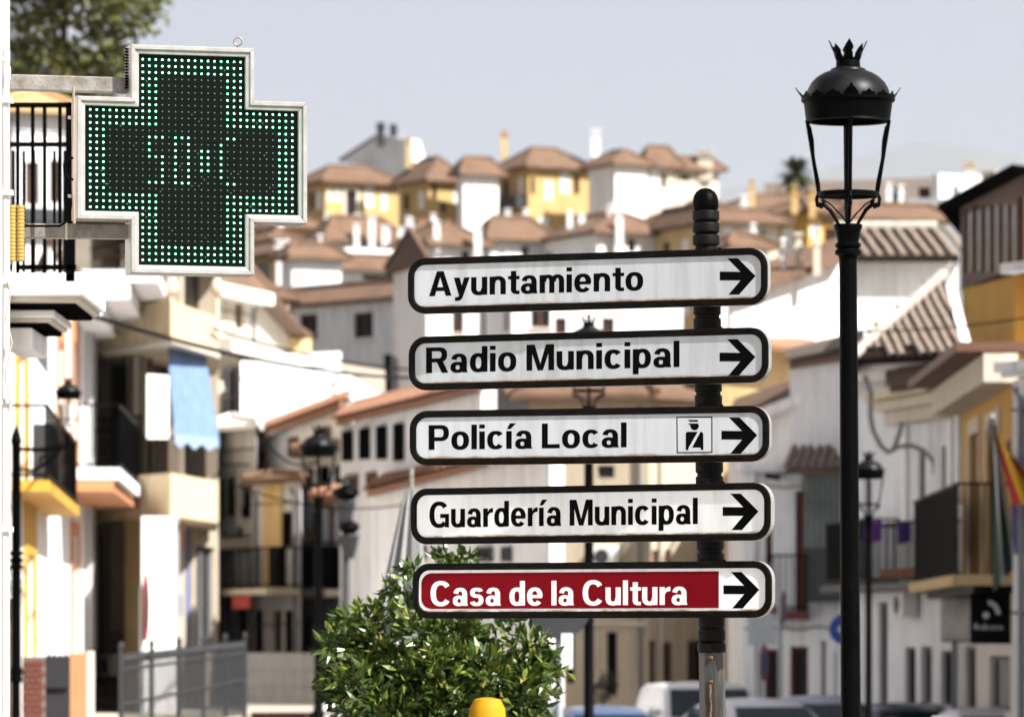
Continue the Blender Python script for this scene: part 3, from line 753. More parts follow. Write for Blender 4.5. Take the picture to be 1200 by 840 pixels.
# ---- street end: houses in shade between the railing and the tree
SE = 'shaded houses at the street end'
h = House('house', 'grey white house with small dark windows just right of the beige balconies', 'house', [C(250, 118), C(300, 116), C(310, 126), C(255, 128)], -.8, zz(505, 117), MATS.get('shade_grey_render') or mat('shade_grey_render', (.42, .42, .43), .9, c2=(.3, .3, .3), scale=1, amount=.6, streak=.7), SE)  # wall greyed down, street shade put into its colour
wins(h, 0, [(275, 618, 284, 652), (262, 690, 270, 750), (290, 706, 300, 750)], **dk); h.win(0, (245, 660, 262, 752), frame=tan, pane=wood, kind='door')
h.finish(); h.hip(.25, .3, white2); h.box_on(0, (252, 632, 292, 645), 0, .8, stone, 'balcony_slab'); railing(h, 0, 252, 292, 545, 632, .75, .3); h.box_on(0, (258, 645, 290, 690), .0, .3, white2, 'canopy')
h = House('house', 'house with ochre wall strip and black balcony railing at the street end', 'house', [C(296, 112), C(352, 110), C(360, 124), C(300, 126)], -.8, zz(566, 111), mat('shade_cool_white', (.5, .51, .54), .9, c2=(.45, .45, .48), scale=1, amount=.6, streak=.75), SE)  # white darkened, with the street shade painted in
h.win(0, (315, 600, 326, 690), frame=cream, pane=grey, kind='door', rec=.1); wins(h, 0, [(318, 715, 330, 765)], **dk); wins(h, 0, [(300, 640, 306, 685)], **dk)
h.finish(); h.box_on(0, (309, 567, 332, 692), 0, .03, tan, 'wall_strip'); h.win
h.hip(.12, .22, roofm); h.box_on(0, (296, 690, 352, 697), 0, .8, stone, 'balcony_slab'); railing(h, 0, 296, 352, 642, 690, .75); h.box_on(0, (340, 640, 350, 688), .3, .5, black, 'planter')
b = h.box_on(0, (318, 699, 338, 713), .9, .95, mat('red_plate', (.35, .03, .02), .6), 'wall_sign')
h = House('house', 'tall pale house with dark red shutter and black balcony behind the twin lamp', 'house', [C(352, 114), C(412, 112), C(424, 124), C(360, 126)], -.8, zz(530, 113), mat('shade_grey_render', (.42, .42, .43)), SE)
h.win(0, (384, 582, 392, 640), frame=redw, pane=grey); h.win(0, (396, 586, 408, 640), frame=greyd, pane=glass); h.win(0, (340, 720, 366, 770)); h.win(0, (355, 620, 366, 640), frame=ochtrim, pane=ochtrim)
h.win(0, (392, 720, 406, 768), frame=wood, pane=wood, kind='door'); h.win(0, (352, 724, 368, 770), frame=greyd, pane=glass)
h.finish(); h.hip(.12, .22, roofm); h.box_on(0, (352, 690, 412, 700), 0, .8, stone, 'balcony_slab'); railing(h, 0, 352, 412, 636, 690, .75, .08); h.box_on(0, (380, 640, 402, 690), .1, .7, black, 'planter')
b = h.box_on(0, (348, 566, 371, 594), .5, .56, mat('navy_panel', (.02, .03, .1), .6), 'hanging_sign'); h.box_on(0, (351, 569, 368, 590), .561, .57, mat('olive_print', (.3, .28, .05), .7), 'hanging_sign_print')
h = House('house', 'pale house with blue narrow sign and dark flower box beside the folded parasol', 'house', [C(408, 106), C(500, 102), C(520, 116), C(420, 120)], -.8, zz(584, 104), mat('shade_warm_white', (.52, .49, .45), .9, c2=(.48, .44, .4), scale=1, amount=.6, streak=.75), SE)  # warm white darkened in its colour for the street shade
h.win(0, (436, 590, 448, 660), frame=cream, pane=grey); h.win(0, (470, 608, 488, 690), frame=white, pane=greyd, surround=white)
h.win(0, (425, 710, 440, 800), frame=wood, pane=wood, kind='door'); h.finish()
h.hip(.35, .8, roofo); h.box_on(0, (408, 583, 500, 592), 0, .3, stone, 'cornice'); h.box_on(0, (434, 668, 464, 686), 0, .4, greyd, 'flower_box'); h.box_on(0, (443, 628, 450, 656), .3, .36, mat('blue_sign_plate', (.02, .03, .25), .5), 'wall_sign')
h.box_on(0, (408, 690, 500, 697), 0, .5, stone, 'balcony_slab')
# tiled lean-to eaves that climb to the right behind the signs
def tile(m_len=.44, r=.085):
    n_ = 5; vs_, fs = [], []
    for y, k in ((0, 1.), (m_len, .95)):
        for i in range(n_+1):
            th = math.pi*i/n_; vs_.append((r*k*math.cos(th), y, r*k*math.sin(th)*.9))
        for i in range(n_+1):
            th = math.pi*i/n_; vs_.append(((r*k-.015)*math.cos(th), y, (r*k-.015)*math.sin(th)*.9))
    q = n_+1
    for i in range(n_):
        fs += [(i, i+1, 2*q+i+1, 2*q+i), (q+i+1, q+i, 3*q+i, 3*q+i+1), (i, q+i, q+i+1, i+1)]
    me = bpy.data.meshes.new('roof_tile'); me.from_pydata([Vector(v) for v in vs_], [], fs); return me
TM = {}
def tiles(parent, e0, e1, up, rows, m, spacing=.2, expo=.36, clip=None, r=.085, name='roof_tile'):
    """rows of barrel tiles from the eave line e0-e1 up the slope vector"""
    if (m.name, r) not in TM:
        me = tile(.44, r); me.materials.append(m); TM[(m.name, r)] = me
    e0, e1, up = Vector(e0), Vector(e1), Vector(up).normalized()
    d = e1 - e0; n_ = int(d.length/spacing); d.normalize(); nrm = d.cross(up).normalized()
    off = OFF[parent.name]; rnd = random.Random(5)
    for k in range(n_+1):
        for j in range(rows):
            p = e0 + d*(k*spacing + rnd.uniform(-.012, .012)) + up*(j*expo + rnd.uniform(-.02, .02)) + nrm*.02
            if clip and not clip(p): continue
            o = bpy.data.objects.new(name, TM[(m.name, r)]); col.objects.link(o); o.parent = parent
            M = Matrix((up.cross(nrm).normalized(), up, nrm)).transposed().to_4x4(); M.translation = p - off
            o.matrix_local = M
def stick_win(parent, fac, r, frame, pane, off=.0):
    u0, u1 = fac.uz(r[0], 0)[0], fac.uz(r[2], 0)[0]; xm = (r[0]+r[2])/2; zt, zb = fac.uz(xm, r[1])[1], fac.uz(xm, r[3])[1]
    D, N = Vector((fac.d.x, fac.d.y, 0)), Vector((fac.n.x, fac.n.y, 0)); w_ = .07
    b = MB()
    for a, c, e, g_ in ((u0, zb, u1, zb+w_), (u0, zt-w_, u1, zt), (u0, zb+w_, u0+w_, zt-w_), (u1-w_, zb+w_, u1, zt-w_), ((u0+u1)/2-.03, zb+w_, (u0+u1)/2+.03, zt-w_)):
        b.obox(fac.P(a, c, off-.02), D*(e-a), Vector((0, 0, g_-c)), N*.09)
    o = b.build('window', frame, parent); b = MB(); b.obox(fac.P(u0, zb, off-.03), D*(u1-u0), Vector((0, 0, zt-zb)), N*.05); b.build('pane', pane, o)
LF = {}
def lean_to(name, label, e0, e1, rise_vec, m, wm, z0, rows=0, fascia=True, depth=3.):
    t = thing(name, label, 'house', (e0.x, e0.y, z0))
    b = MB(); b.add([e0, e1, e1+rise_vec, e0+rise_vec], [(0, 1, 2, 3)]); b.add([v - Vector((0, 0, .12)) for v in (e0, e1, e1+rise_vec, e0+rise_vec)], [(3, 2, 1, 0)])
    b.poly([e0 - Vector((0, 0, .12)), e1 - Vector((0, 0, .12)), e1, e0]); b.poly([e1 - Vector((0, 0, .12)), e1+rise_vec - Vector((0, 0, .12)), e1+rise_vec, e1]); b.poly([e0+rise_vec - Vector((0, 0, .12)), e0 - Vector((0, 0, .12)), e0, e0+rise_vec])
    rf = b.build('roof', m, t)
    bk = Vector((rise_vec.x, rise_vec.y, 0)).normalized()*.45
    b = MB(); a_, c_ = e0 + bk, e1 + bk; dv = Vector((rise_vec.x, rise_vec.y, 0)) * .9
    vs_ = [Vector((a_.x, a_.y, z0)), Vector((c_.x, c_.y, z0)), Vector((c_.x, c_.y, c_.z-.1)), Vector((a_.x, a_.y, a_.z-.1))]
    bb = [v + dv for v in vs_]; bb[2].z += rise_vec.z*.9-.02; bb[3].z += rise_vec.z*.9-.02
    b.add(vs_ + bb, [(0, 1, 2, 3), (1, 5, 6, 2), (5, 4, 7, 6), (4, 0, 3, 7)]); b.build('wall', wm, t)
    LF[t.name] = Fac((a_.x, a_.y), (c_.x, c_.y))
    return t, rf
t, rf = lean_to('house', 'white house with orange tile eave climbing to the right beneath the white block', Wp(246, 528, 121), Wp(398, 472, 113), Vector((.2, 1.6, .38)), roofo, white, -.6)
tiles(rf, Wp(246, 528, 121), Wp(398, 472, 113), (.2, 1.6, .38), 3, roofo, .22)
t, rf = lean_to('house', 'house with broad orange tiled roof sloping left of the second sign', Wp(394, 492, 100), Wp(560, 452, 94), Vector((.3, 2.2, .5)), roofo, white2, -.6)
tiles(rf, Wp(394, 492, 100), Wp(560, 452, 94), (.3, 2.2, .5), 3, roofo, .22)
t, rf = lean_to('house', 'low white house with orange tile eave behind the fourth sign panel', Wp(430, 575, 97), Wp(640, 520, 92), Vector((.3, 1.8, .45)), roofo, white, -.6)
tiles(rf, Wp(430, 575, 97), Wp(640, 520, 92), (.3, 1.8, .45), 2, roofo, .22)

def lwin(lab, rects, frame, pane):
    o_ = next(q for q in bpy.data.objects if q.get('label', '').startswith(lab))
    for r in rects: stick_win(o_, LF[o_.name], r, frame, pane)
lwin('house with broad orange', [(404, 505, 414, 540), (424, 502, 434, 538), (444, 499, 454, 538), (464, 496, 474, 540)], blackf, dark)
lwin('house with broad orange', [(408, 556, 420, 580), (432, 553, 442, 574)], wood, dark)
def hwin(lab, i, rects, frame, pane):
    hh_ = next(q for q in ALLH if q.root['label'].startswith(lab))
    for r in rects: stick_win(hh_.root, hh_.fac[i], r, frame, pane)
hwin('grey white house with small dark', 0, [(256, 562, 263, 606), (270, 560, 276, 604), (286, 556, 294, 606), (284, 690, 290, 750)], blackf, dark)
hwin('tall pale house with dark red', 0, [(358, 548, 366, 568), (378, 546, 386, 566), (396, 545, 404, 566), (370, 600, 378, 636)], blackf, dark)
hwin('pale house with blue narrow', 0, [(414, 600, 424, 655), (454, 600, 464, 652), (414, 704, 421, 770), (448, 704, 460, 775)], greyd, dark)
hwin('house with ochre wall strip', 0, [(334, 600, 342, 640), (338, 715, 347, 765), (299, 715, 308, 765)], blackf, dark)
lwin('white house with orange tile eave', [(262, 540, 272, 560), (300, 528, 312, 548), (340, 512, 350, 535), (376, 500, 388, 524)], wood, dark)
lwin('low white house with orange', [(486, 640, 500, 656), (560, 640, 578, 658), (590, 640, 600, 658)], greyd, dark)
# ---- dense small houses between the cross and the upper signs
MID = 'small houses packed below the ridge'
for lab, a_, m_, b_, pe, Y, mm, rs, rf_ in (
    ('small white house with tiny window right of the cross foot', 335, 342, 400, 304, 196, white2, .9, True),
    ('low white flat roofed house just below the second row roofs', 398, 404, 486, 300, 214, white, .1, False),
    ('narrow tan house wedged at the foot of the cross', 298, 318, 344, 284, 226, tan, .8, True),
    ('small brown roofed white house under the yellow ridge houses', 470, 488, 530, 276, 282, white, 1.3, True),
    ('tiny white house behind the middle of the first sign', 585, 600, 632, 270, 286, white, 1.2, True),
    ('small tan house below the white ridge house', 688, 702, 742, 264, 288, tan, 1.2, True),
    ('small white house left of the post finial with brown roof', 742, 762, 800, 268, 280, white, 1.2, True),
    ('low grey roof house peeping above the sign near its arrow', 850, 858, 900, 292, 176, white2, .7, True),
    ('pale small house on the slope below the cream ridge houses', 800, 812, 846, 250, 300, cream, 1.2, True)):
    h = corner_house('house', lab, a_, m_, b_, pe, 345, Y, mm, 26, rs, group=MID, roof=rf_, over=.35); done(h)
    if rf_: chimney(h, (a_+b_)/2 + 8, pe-18, pe-6, Y+1.5, 6, white)
    else:
        b = MB(); f = h.fac[0]; b.obox(f.P(0, h.z1, -.15), Vector((f.d.x, f.d.y, 0))*f.L, Vector((f.n.x, f.n.y, 0))*.16, Vector((0, 0, .35))); b.build('parapet', mm, h.root)
for k, (x, y, Y) in enumerate(((418, 262, 262), (436, 256, 262), (452, 264, 262), (470, 268, 262), (512, 258, 255), (560, 266, 255), (668, 246, 258), (682, 252, 258), (726, 250, 254))):
    t = thing('chimney', ['white chimney pot on the brown roofs, leftmost of the row under the yellow houses', 'white chimney second from left in the row under the yellow houses', 'short white chimney third in the row under the yellow houses', 'white chimney fourth in the row under the yellow houses', 'white chimney below the shaded yellow side wall', 'white chimney below the bright white ridge house', 'white chimney left of a pair below the mid ridge house', 'white chimney right of a pair below the mid ridge house', 'white chimney below the white ridge house with grey side'][k], 'chimney', Wp(x, y+20, Y), 'white chimneys on the brown roofs')
    w_ = (6.5 + k % 3)*Y/F; p = Wp(x, y, Y); b = MB(); b.box((p.x, p.y, p.z-.85 + .1*(k % 2)), (w_, w_, 1.5)); b.build('stack', white, t); b = MB(); b.box((p.x, p.y, p.z-.06 + .1*(k % 2)), (w_*1.3, w_*1.3, .08)); b.build('cap', white, t)
# ---- centre behind the signs
h = House('building', 'beige building with tall dark windows and doors behind the parked cars', 'building', [C(618, 112), C(760, 111.5), C(880, 114), C(880, 126), C(640, 130)], -.8, zz(470, 112), mat('pale_beige', (.5, .42, .31), .9, c2=(.36, .29, .2), scale=.8, amount=.6, streak=.75))
wins(h, 0, [(711, 740, 723, 812), (664, 740, 673, 800)], frame=blackf, pane=dark, rec=.15); wins(h, 0, [(630, 600, 652, 660), (700, 545, 720, 560)], frame=greyd, pane=greyd)
wins(h, 1, [(764, 644, 771, 662), (779, 644, 787, 662), (757, 750, 769, 812), (777, 752, 788, 805), (806, 750, 826, 812), (848, 752, 862, 812)], frame=wood, pane=dark, rec=.12)
wins(h, 1, [(818, 590, 826, 662)], frame=redw, pane=redw)
h.finish(); h.hip(1.2, .5, roofm); h.box_on(0, (618, 728, 760, 733), 0, .12, stone, 'string_course')
h = House('house', 'white gabled wall with orange chimney block behind the second and third signs', 'house', [C(560, 128), C(800, 124), C(830, 138), C(600, 142)], 0, zz(440, 126), white)
h.finish(); h.hip(.9, .3, roofm)
chimney(h, 638, 440, 490, 123, 24, terr); b = MB(); p = Wp(580, 520, 121); b.box((p.x+.4, p.y, p.z+.6), (.95, .6, 1.9)); b.build('tank_box', greyd, h.root)

# ================================================================== RIGHT SIDE
# ---- big white wall with tiled roof
Yw = 118.
t = thing('building', 'big sunlit white wall topped by a short barrel tiled roof', 'building', (*C(980, Yw), -.6))
b = MB(); pts = [Wp(840, 800, Yw), Wp(1122, 800, Yw), Wp(1122, 302, Yw), Wp(1006, 302, Yw), Wp(985, 296, Yw), Wp(895, 330, Yw), Wp(840, 352, Yw)]
b.extr(pts, (0, 9, 0)); b.build('wall', white, t)
e0, e1 = Wp(1003, 302, Yw-.45), Wp(1124, 302, Yw-.45); up = Vector((-.55, 3.4, 1.35)); k_ = up.normalized()
b = MB(); b.extr([e0, e1, e1+up*.62, e0+up*.62], Vector((0, 0, -.1))); rf = b.build('roof', bedm, t)
tiles(rf, e0, e1 + Vector((.3, 0, 0)), up, 6, tilem, .285, .36, r=.08)
b = MB(); q0, q1 = e0+up*.62+Vector((0, 0, .06)), e1+up*.62+Vector((0, 0, .06)); b.tube([q0, q1], .12, 8); b.build('ridge_cap', tilelit, rf)
b = MB(); b.extr([Wp(838, 349, Yw-.1), Wp(986, 292, Yw-.1), Wp(986, 286, Yw-.1), Wp(838, 340, Yw-.1)], (0, 6, 0)); b.build('verge', roofm, t)
t_, rf = lean_to('house', 'rust brown roof strip with white chimneys left of the near lamp head', Wp(858, 345, 112), Wp(990, 300, 113.6), Vector((0, 2.2, .6)), roofm, white, 0)
class _H: pass
hh = _H(); hh.root = t_; chimney(hh, 936, 292, 306, 113.4, 9, cream); chimney(hh, 957, 288, 302, 113, 8, cream); chimney(hh, 918, 298, 312, 113.6, 6, white2)
# right far ochre house, palm hill and grey long building
h = corner_house('house', 'ochre house with shaded front left of the near lamp collar', 900, 947, 1000, 250, 330, 215, ochre, 40, 1.0, group='houses right of the sign post')
wins(h, 0, [(950, 262, 962, 278)], **wk); done(h); chimney(h, 881, 220, 232, 218, 7, tan); chimney(h, 931, 228, 240, 214, 8, yell); chimney(h, 952, 232, 245, 214, 8, yell)
h = corner_house('house', 'cream lit house with white shutters just right of the post finial', 838, 842, 912, 262, 330, 205, cream, 18, .8, group='houses right of the sign post')
wins(h, 0, [(848, 266, 858, 286), (872, 264, 886, 286)], **wk); wins(h, 0, [(862, 270, 867, 284), (892, 270, 896, 284)], **dk); done(h); chimney(h, 872, 240, 258, 206, 8, white)
h = corner_house('house', 'broad brown hipped roof house behind the ochre house', 836, 880, 1010, 246, 330, 235, tan, 24, 1.3, group='houses right of the sign post'); done(h)
h = corner_house('house', 'low white house with tan roof beyond the tiled roof on the right', 985, 1000, 1105, 258, 330, 190, white, 20, .9, group='houses right of the sign post'); wins(h, 0, [(1030, 264, 1036, 274)], **dk); done(h)
chimney(h, 1042, 226, 250, 192, 7, white); chimney(h, 1056, 228, 252, 192, 6, white)
h = corner_house('building', 'long flat grey brown building on the right skyline', 896, 1100, 1180, 208, 300, 300, mat('taupe', (.36, .3, .25), .9, scale=.5, amount=.4), 70, .1, 0, roof=False); h.root["category"] = 'building'; done(h)
h = corner_house('building', 'white blocky apartment building on the right skyline', 1095, 1100, 1150, 204, 300, 285, white, 20, .1, 0, roof=False); h.root["category"] = 'building'
wins(h, 0, [(1116, 218, 1124, 232)], frame=grey, pane=grey); done(h); chimney(h, 1137, 196, 206, 286, 12, cream)
h = corner_house('building', 'cream roof turret at the right skyline above the glazed penthouse', 1150, 1166, 1185, 200, 300, 270, cream, 30, .1, 0, roof=False); h.root["category"] = 'building'; done(h)
h = corner_house('building', 'grey blue flat building below the taupe skyline block', 1058, 1062, 1130, 232, 300, 240, grey, 15, .1, 0, roof=False); h.root["category"] = 'building'
wins(h, 0, [(1070, 238, 1092, 246), (1100, 238, 1118, 250)], frame=white, pane=glass); done(h)

# ---- R_C white house with barrel tiled hip
h = House('house', 'white house with big barrel tiled hip roof and cream cornice on the right', 'house', [C(1008, 96), C(1056, 92), C(1056.5, 90), C(1127, 86.5), C(1150, 100), C(1030, 106)], -.7, zz(440, 91), white2)
wins(h, 0, [(1012, 560, 1022, 690)], frame=white, pane=grey)
wins(h, 2, [(1077, 526, 1084, 680), (1103, 522, 1113, 680)], frame=grey, pane=mat('lilac_grey', (.2, .195, .21), .7), rec=.1, mull=(1, 1))
wins(h, 2, [(1061, 758, 1073, 830), (1103, 762, 1115, 826)], frame=greyd, pane=dark, kind='door', mull=(1, 1)); wins(h, 2, [(1079, 757, 1092, 826)], frame=grey, pane=greyd, kind='door', mull=(1, 1))
wins(h, 0, [(1014, 720, 1022, 830), (1030, 705, 1040, 830)], frame=greyd, pane=greyd, kind='door', mull=(1, 1)); h.finish()
h.box_on(2, (1050, 466, 1122, 478), 0, .42, cream, 'cornice'); h.box_on(2, (1054, 478, 1124, 494), 0, .28, cream, 'cornice'); h.box_on(2, (1046, 455, 1120, 465), 0, .55, mat('cream_light', (.64, .55, .4), .9), 'cornice')
h.box_on(2, (1060, 495, 1066, 690), 0, .08, white, 'pilaster'); h.box_on(2, (1114, 495, 1124, 690), 0, .08, white, 'pilaster')
e0, e1 = Wp(1043, 455, 88.4), Wp(1118, 447, 85.6); up = Vector((.05, 1, .4)); b = MB(); b.extr([e0, e1, e1+up, e0+up], (0, 0, -.08)); rf2 = b.build('canopy', roofm, h.root); tiles(rf2, e0, e1, up, 2, tilem, .15, .36, r=.065)
e0, e1 = Wp(1000, 420, 87.6), Wp(1130, 414, 86); up = Vector((-.42, 3.2, 1.5)); un = up.normalized()
d_ = (e1-e0).normalized(); apex = e1 + un*3.45 + d_*.42
b = MB(); b.extr([e0, e1, apex], (0, 0, -.12)); rf = b.build('roof', bedm, h.root)
def in_hip(p):      # keep tiles inside the triangular hip face
    q = p - e0; a_, c_ = q.dot(d_), 0
    nn = (un - d_*un.dot(d_)).normalized(); v = q.dot(nn)
    A_ = apex - e0; va, ua = A_.dot(nn), A_.dot(d_); w_ = (e1-e0).length
    return -.01 <= v < va and a_ > ua*v/va - .02 and a_ < w_ + (ua-w_)*v/va
tiles(rf, e0, e1 + d_*.8, up, 11, tilem, .215, .36, clip=in_hip, r=.06)
b = MB(); b.tube([e0 + Vector((0, 0, .05)), apex + Vector((0, 0, .1))], .1, 8); b.build('ridge_cap', tilelit, rf)
b = MB(); a_ = apex + Vector((.6, 6, 0)); b.extr([e0 + Vector((.5, 9, 0)), e0 + Vector((0, 0, -.05)), apex + Vector((0, 0, -.05)), a_], (0, 0, -.1)); b.build('roof', roofm, h.root)
b = MB(); b.extr([Wp(1004, 420, 90.2), Wp(1098, 420, 87.8), Wp(1092, 446, 87.8), Wp(1004, 446, 90.2)], (.3, 6, 0)); b.build('fascia', white, h.root)
b = MB(); b.extr([e1 + Vector((-.1, .1, -.12)), apex + Vector((-.1, .1, -.12)), apex + Vector((-.1, .1, -4)), e1 + Vector((-.1, .1, -2.4))], (.3, 0, 0)); b.build('side_wall', white2, h.root)
# cables on its wall
t = thing('wall_cable', 'loose grey cable looping over the white wall beside the right lamp', 'cable', Wp(1040, 530, 88))
cabm = mat('grey_cable', (.3, .29, .28), .7)
b = MB()
b.tube([Wp(x, y, 88.2) for x, y in ((1013, 440), (1020, 460), (1020, 490), (1023, 505), (1032, 522), (1041, 530), (1048, 524), (1054, 508), (1057, 494))], .05, 6)
b.tube([Wp(x, y, 88.1) for x, y in ((1041, 530), (1054, 523), (1068, 522), (1083, 528), (1093, 540), (1097, 552), (1092, 552))], .045, 6); b.build('cable_loop', cabm, t)
h.box_on(2, (1008, 684, 1128, 692), -.2, .75, greyd, 'balcony_slab'); railing(h, 2, 1058, 1126, 612, 684, .7, .12)
h.box_on(0, (1008, 684, 1056, 691), 0, .7, greyd, 'balcony_slab'); railing(h, 0, 1010, 1056, 610, 684, .65, .12)
h.box_on(2, (1074, 666, 1118, 676), .2, .65, terr, 'planter')
# purple cloths on the railing
for k, (x0, x1, yb, mm) in enumerate(((1010, 1018, 632, 'deep'), (1021, 1034, 634, 'bright'), (1052, 1068, 636, 'deep'), (1096, 1104, 634, 'pale'))):
    cm = {'deep': mat('deep_purple_cloth', (.06, .03, .16), .9), 'bright': mat('purple_cloth', (.16, .05, .28), .9), 'pale': mat('lilac_cloth', (.25, .18, .35), .9)}[mm]
    Yc = 87.9 - k*.5; n_ = 6; b = MB(); vs_ = []
    for j in range(2):
        for i in range(n_+1): vs_.append(Wp(x0 + (x1-x0)*i/n_, 610 if j == 0 else yb + 2*math.sin(i), Yc) + Vector((0, .04*math.sin(i*2.2), 0)))
    fs = [(i, i+1, n_+2+i, n_+1+i) for i in range(n_)]; b.add(vs_, fs); b.add([v + Vector((0, .02, 0)) for v in vs_], [q[::-1] for q in fs])
    o = b.build('draped_cloth', cm, None, loc=Wp(x0, yb, Yc))
    setp(o, ['dark purple cloth on the balcony rail nearest the lamp post', 'bright purple cloth on the right balcony rail', 'wide dark purple cloth over the middle of the right balcony rail', 'pale lilac cloth at the right end of the balcony rail'][k], 'cloth', 'cloths on the right balcony')

# ---- R_B ochre house with glazed penthouse
h = House('building', 'ochre building with glazed brown penthouse at the right edge', 'building', [C(1128, 86), C(1188, 76), C(1330, 78), C(1330, 96), C(1150, 98)], zz(696, 82), zz(440, 82), ochre)
wins(h, 0, [(1138, 508, 1148, 690), (1158, 500, 1172, 690)], frame=wood, pane=mat('amber_dark', (.12, .07, .03), .6), surround=cream, sw=.25, mull=(1, 1), rec=.2)
h.finish(); hB = h
f = h.fac[0]; N = Vector((f.n.x, f.n.y, 0)); D = Vector((f.d.x, f.d.y, 0))
b = MB(); b.obox(f.P(-.3, h.z1, -1), D*(f.L+1), N*1.9, Vector((0, 0, .14))); b.build('eave', wood, h.root)
b = MB(); b.obox(f.P(-.3, h.z1-.45, 0), D*(f.L+1), N*.5, Vector((0, 0, .42))); b.build('cornice', cream, h.root)
railing(h, 0, 1128, 1186, 576, 690, .8, .1); h.box_on(0, (1128, 678, 1188, 690), 0, .9, tan, 'balcony_slab'); h.box_on(0, (1130, 582, 1152, 655), .6, .7, black, 'balcony_cloth')
h.box_on(0, (1128, 690, 1188, 698), 0, .6, black, 'balcony_beam')
b = MB(); p = [C(1128, 99), C(1190, 95), C(1330, 97), C(1330, 106), C(1140, 106)]; b.prism(p, h.z1-3, zz(328, 96.5)); b.build('upper_wall', ochre, h.root)
hs = House('building', 'cream ground floor shop front below the ochre building', 'building', [C(1128, 86), C(1188, 76), C(1330, 78), C(1330, 96), C(1150, 98)], -.7, zz(696, 82)-.004, mat('shop_cream', (.66, .62, .56), .9, c2=(.5, .46, .4), scale=1.5, amount=.6, streak=.75))
hs.win(0, (1131, 757, 1144, 832), frame=wood, pane=dark, kind='door'); hs.win(0, (1160, 768, 1184, 832), frame=greyd, pane=grey, kind='door', mull=(1, 1)); hs.finish()
# penthouse
hp2 = House('penthouse', 'glazed rooftop room with brown frame and dark sloping roof at right edge', 'penthouse', [C(1126, 99.5), C(1200, 92.5), C(1330, 95.5), C(1330, 104), C(1150, 106)], zz(328, 96.5)+.004, zz(222, 95.5), mat('penthouse_brown', (.07, .034, .02), .7))
for k in range(6):
    x = 1129 + k*10.3; hp2.win(0, (x, 236, x+9.4, 322), frame=wood, pane=glassg, mull=(1, 1), rec=.06, fw=.04)
hp2.win(0, (1193, 230, 1199, 330), frame=wood, pane=glass, mull=(1, 1)); hp2.finish()
e = hp2.eave(.45); b = MB(); zt = hp2.z1
b.add([(e[0].x, e[0].y, zt), (e[1].x, e[1].y, zt+.02), (e[2].x, e[2].y, zt+.02), (e[3].x, e[3].y, zt), (e[4].x, e[4].y, zt),
       (e[0].x, e[0].y, zt+.07), (e[1].x, e[1].y, zt+.09), (e[2].x, e[2].y, zt+.1), (e[3].x, e[3].y, zt+.1), (e[4].x, e[4].y, zt+.08)],
      [(4, 3, 2, 1, 0), (5, 6, 7, 8, 9)] + [(i, (i+1) % 5, 5+(i+1) % 5, 5+i) for i in range(5)]); b.build('roof', blackf, hp2.root)
# ---- R_A white corner building
h = House('building', 'white corner building with projecting cornices cut by the right edge', 'building', [C(1187, 73), C(1330, 70), C(1330, 84), C(1196, 80)], -.6, zz(240, 73)-2.5, white2)
h.finish(); h.box_on(0, (1182, 418, 1330, 430), 0, .25, white, 'cornice'); h.box_on(0, (1184, 430, 1330, 436), 0, .15, white, 'cornice'); h.box_on(0, (1186, 300, 1330, 312), 0, .2, white, 'cornice')

# ---- R_D houses between the sign post and the near lamp
h = House('house', 'white house with dark red windows and glazed green balcony left of the near lamp', 'house', [C(872, 101), C(1000, 100.5), C(1012, 112), C(890, 116)], -.7, zz(545, 101), white)
wins(h, 0, [(897, 580, 905, 660), (932, 575, 944, 722)], frame=redw, pane=redw, mull=(1, 1)); wins(h, 0, [(926, 757, 947, 830), (896, 760, 915, 830)], frame=redw, pane=dark, kind='door', mull=(1, 1)); wins(h, 0, [(962, 750, 968, 830)], frame=stone, pane=grey, kind='door'); wins(h, 0, [(978, 762, 990, 830)], frame=grey, pane=greyd, kind='door')
h.finish()
h.box_on(0, (868, 545, 1000, 552), 0, .35, white2, 'cornice')
# glazed balcony
f = h.fac[0]; u0, zt = f.uz(945, 552); u1, zb = f.uz(990, 705)
N = Vector((f.n.x, f.n.y, 0)); D = Vector((f.d.x, f.d.y, 0)); zm = f.uz(965, 642)[1]
b = MB(); b.obox(f.P(u0, zb, 0), D*(u1-u0), N*.35, Vector((0, 0, zm-zb))); b.build('balcony_box', mat('dark_green_paint', (.03, .04, .035), .5), h.root)
b = MB(); b.obox(f.P(u0+.03, zm, 0), D*(u1-u0-.06), N*.32, Vector((0, 0, zt-zm))); b.build('balcony_glazing', mat('reflection_glazing', (.3, .36, .34), .2, c2=(.1, .13, .12), scale=1.5, amount=.9), h.root)  # pale glazing tone paints the bright reflections in
for k in range(8):
    u = u0 + (u1-u0)*k/7; b = MB(); b.obox(f.P(u-.02, zm, .3), D*.04, N*.06, Vector((0, 0, zt-zm))); b.build('glazing_bar', MATS['dark_green_paint'], h.root)
e0, e1 = f.P(u0-.3, zt, .7), f.P(u1+.3, zt, .7); up = (-N + Vector((0, 0, .45))); b = MB(); b.extr([e0, e1, e1+up*1.0, e0+up*1.0], (0, 0, -.08)); rf = b.build('canopy', roofm, h.root); tiles(rf, e0, e1, up, 3, tilem, .17, .36, r=.07)
h.box_on(0, (908, 715, 948, 726), 0, .5, redw, 'balcony_slab'); railing(h, 0, 905, 948, 650, 716, .5, .12)
b = h.box_on(0, (906, 556, 914, 562), 0, .9, black, 'camera_arm')
t_, rf = lean_to('house', 'old house with sagging pale brown roof between third sign and the lamp post', Wp(872, 556, 109), Wp(964, 520, 103), Vector((.3, 3, 1.15)), mat('pale_old_roof', (.52, .42, .28), .95, c2=(.22, .15, .1), scale=1.3, amount=.9, bump=.6, bscale=6), white2, -.6)
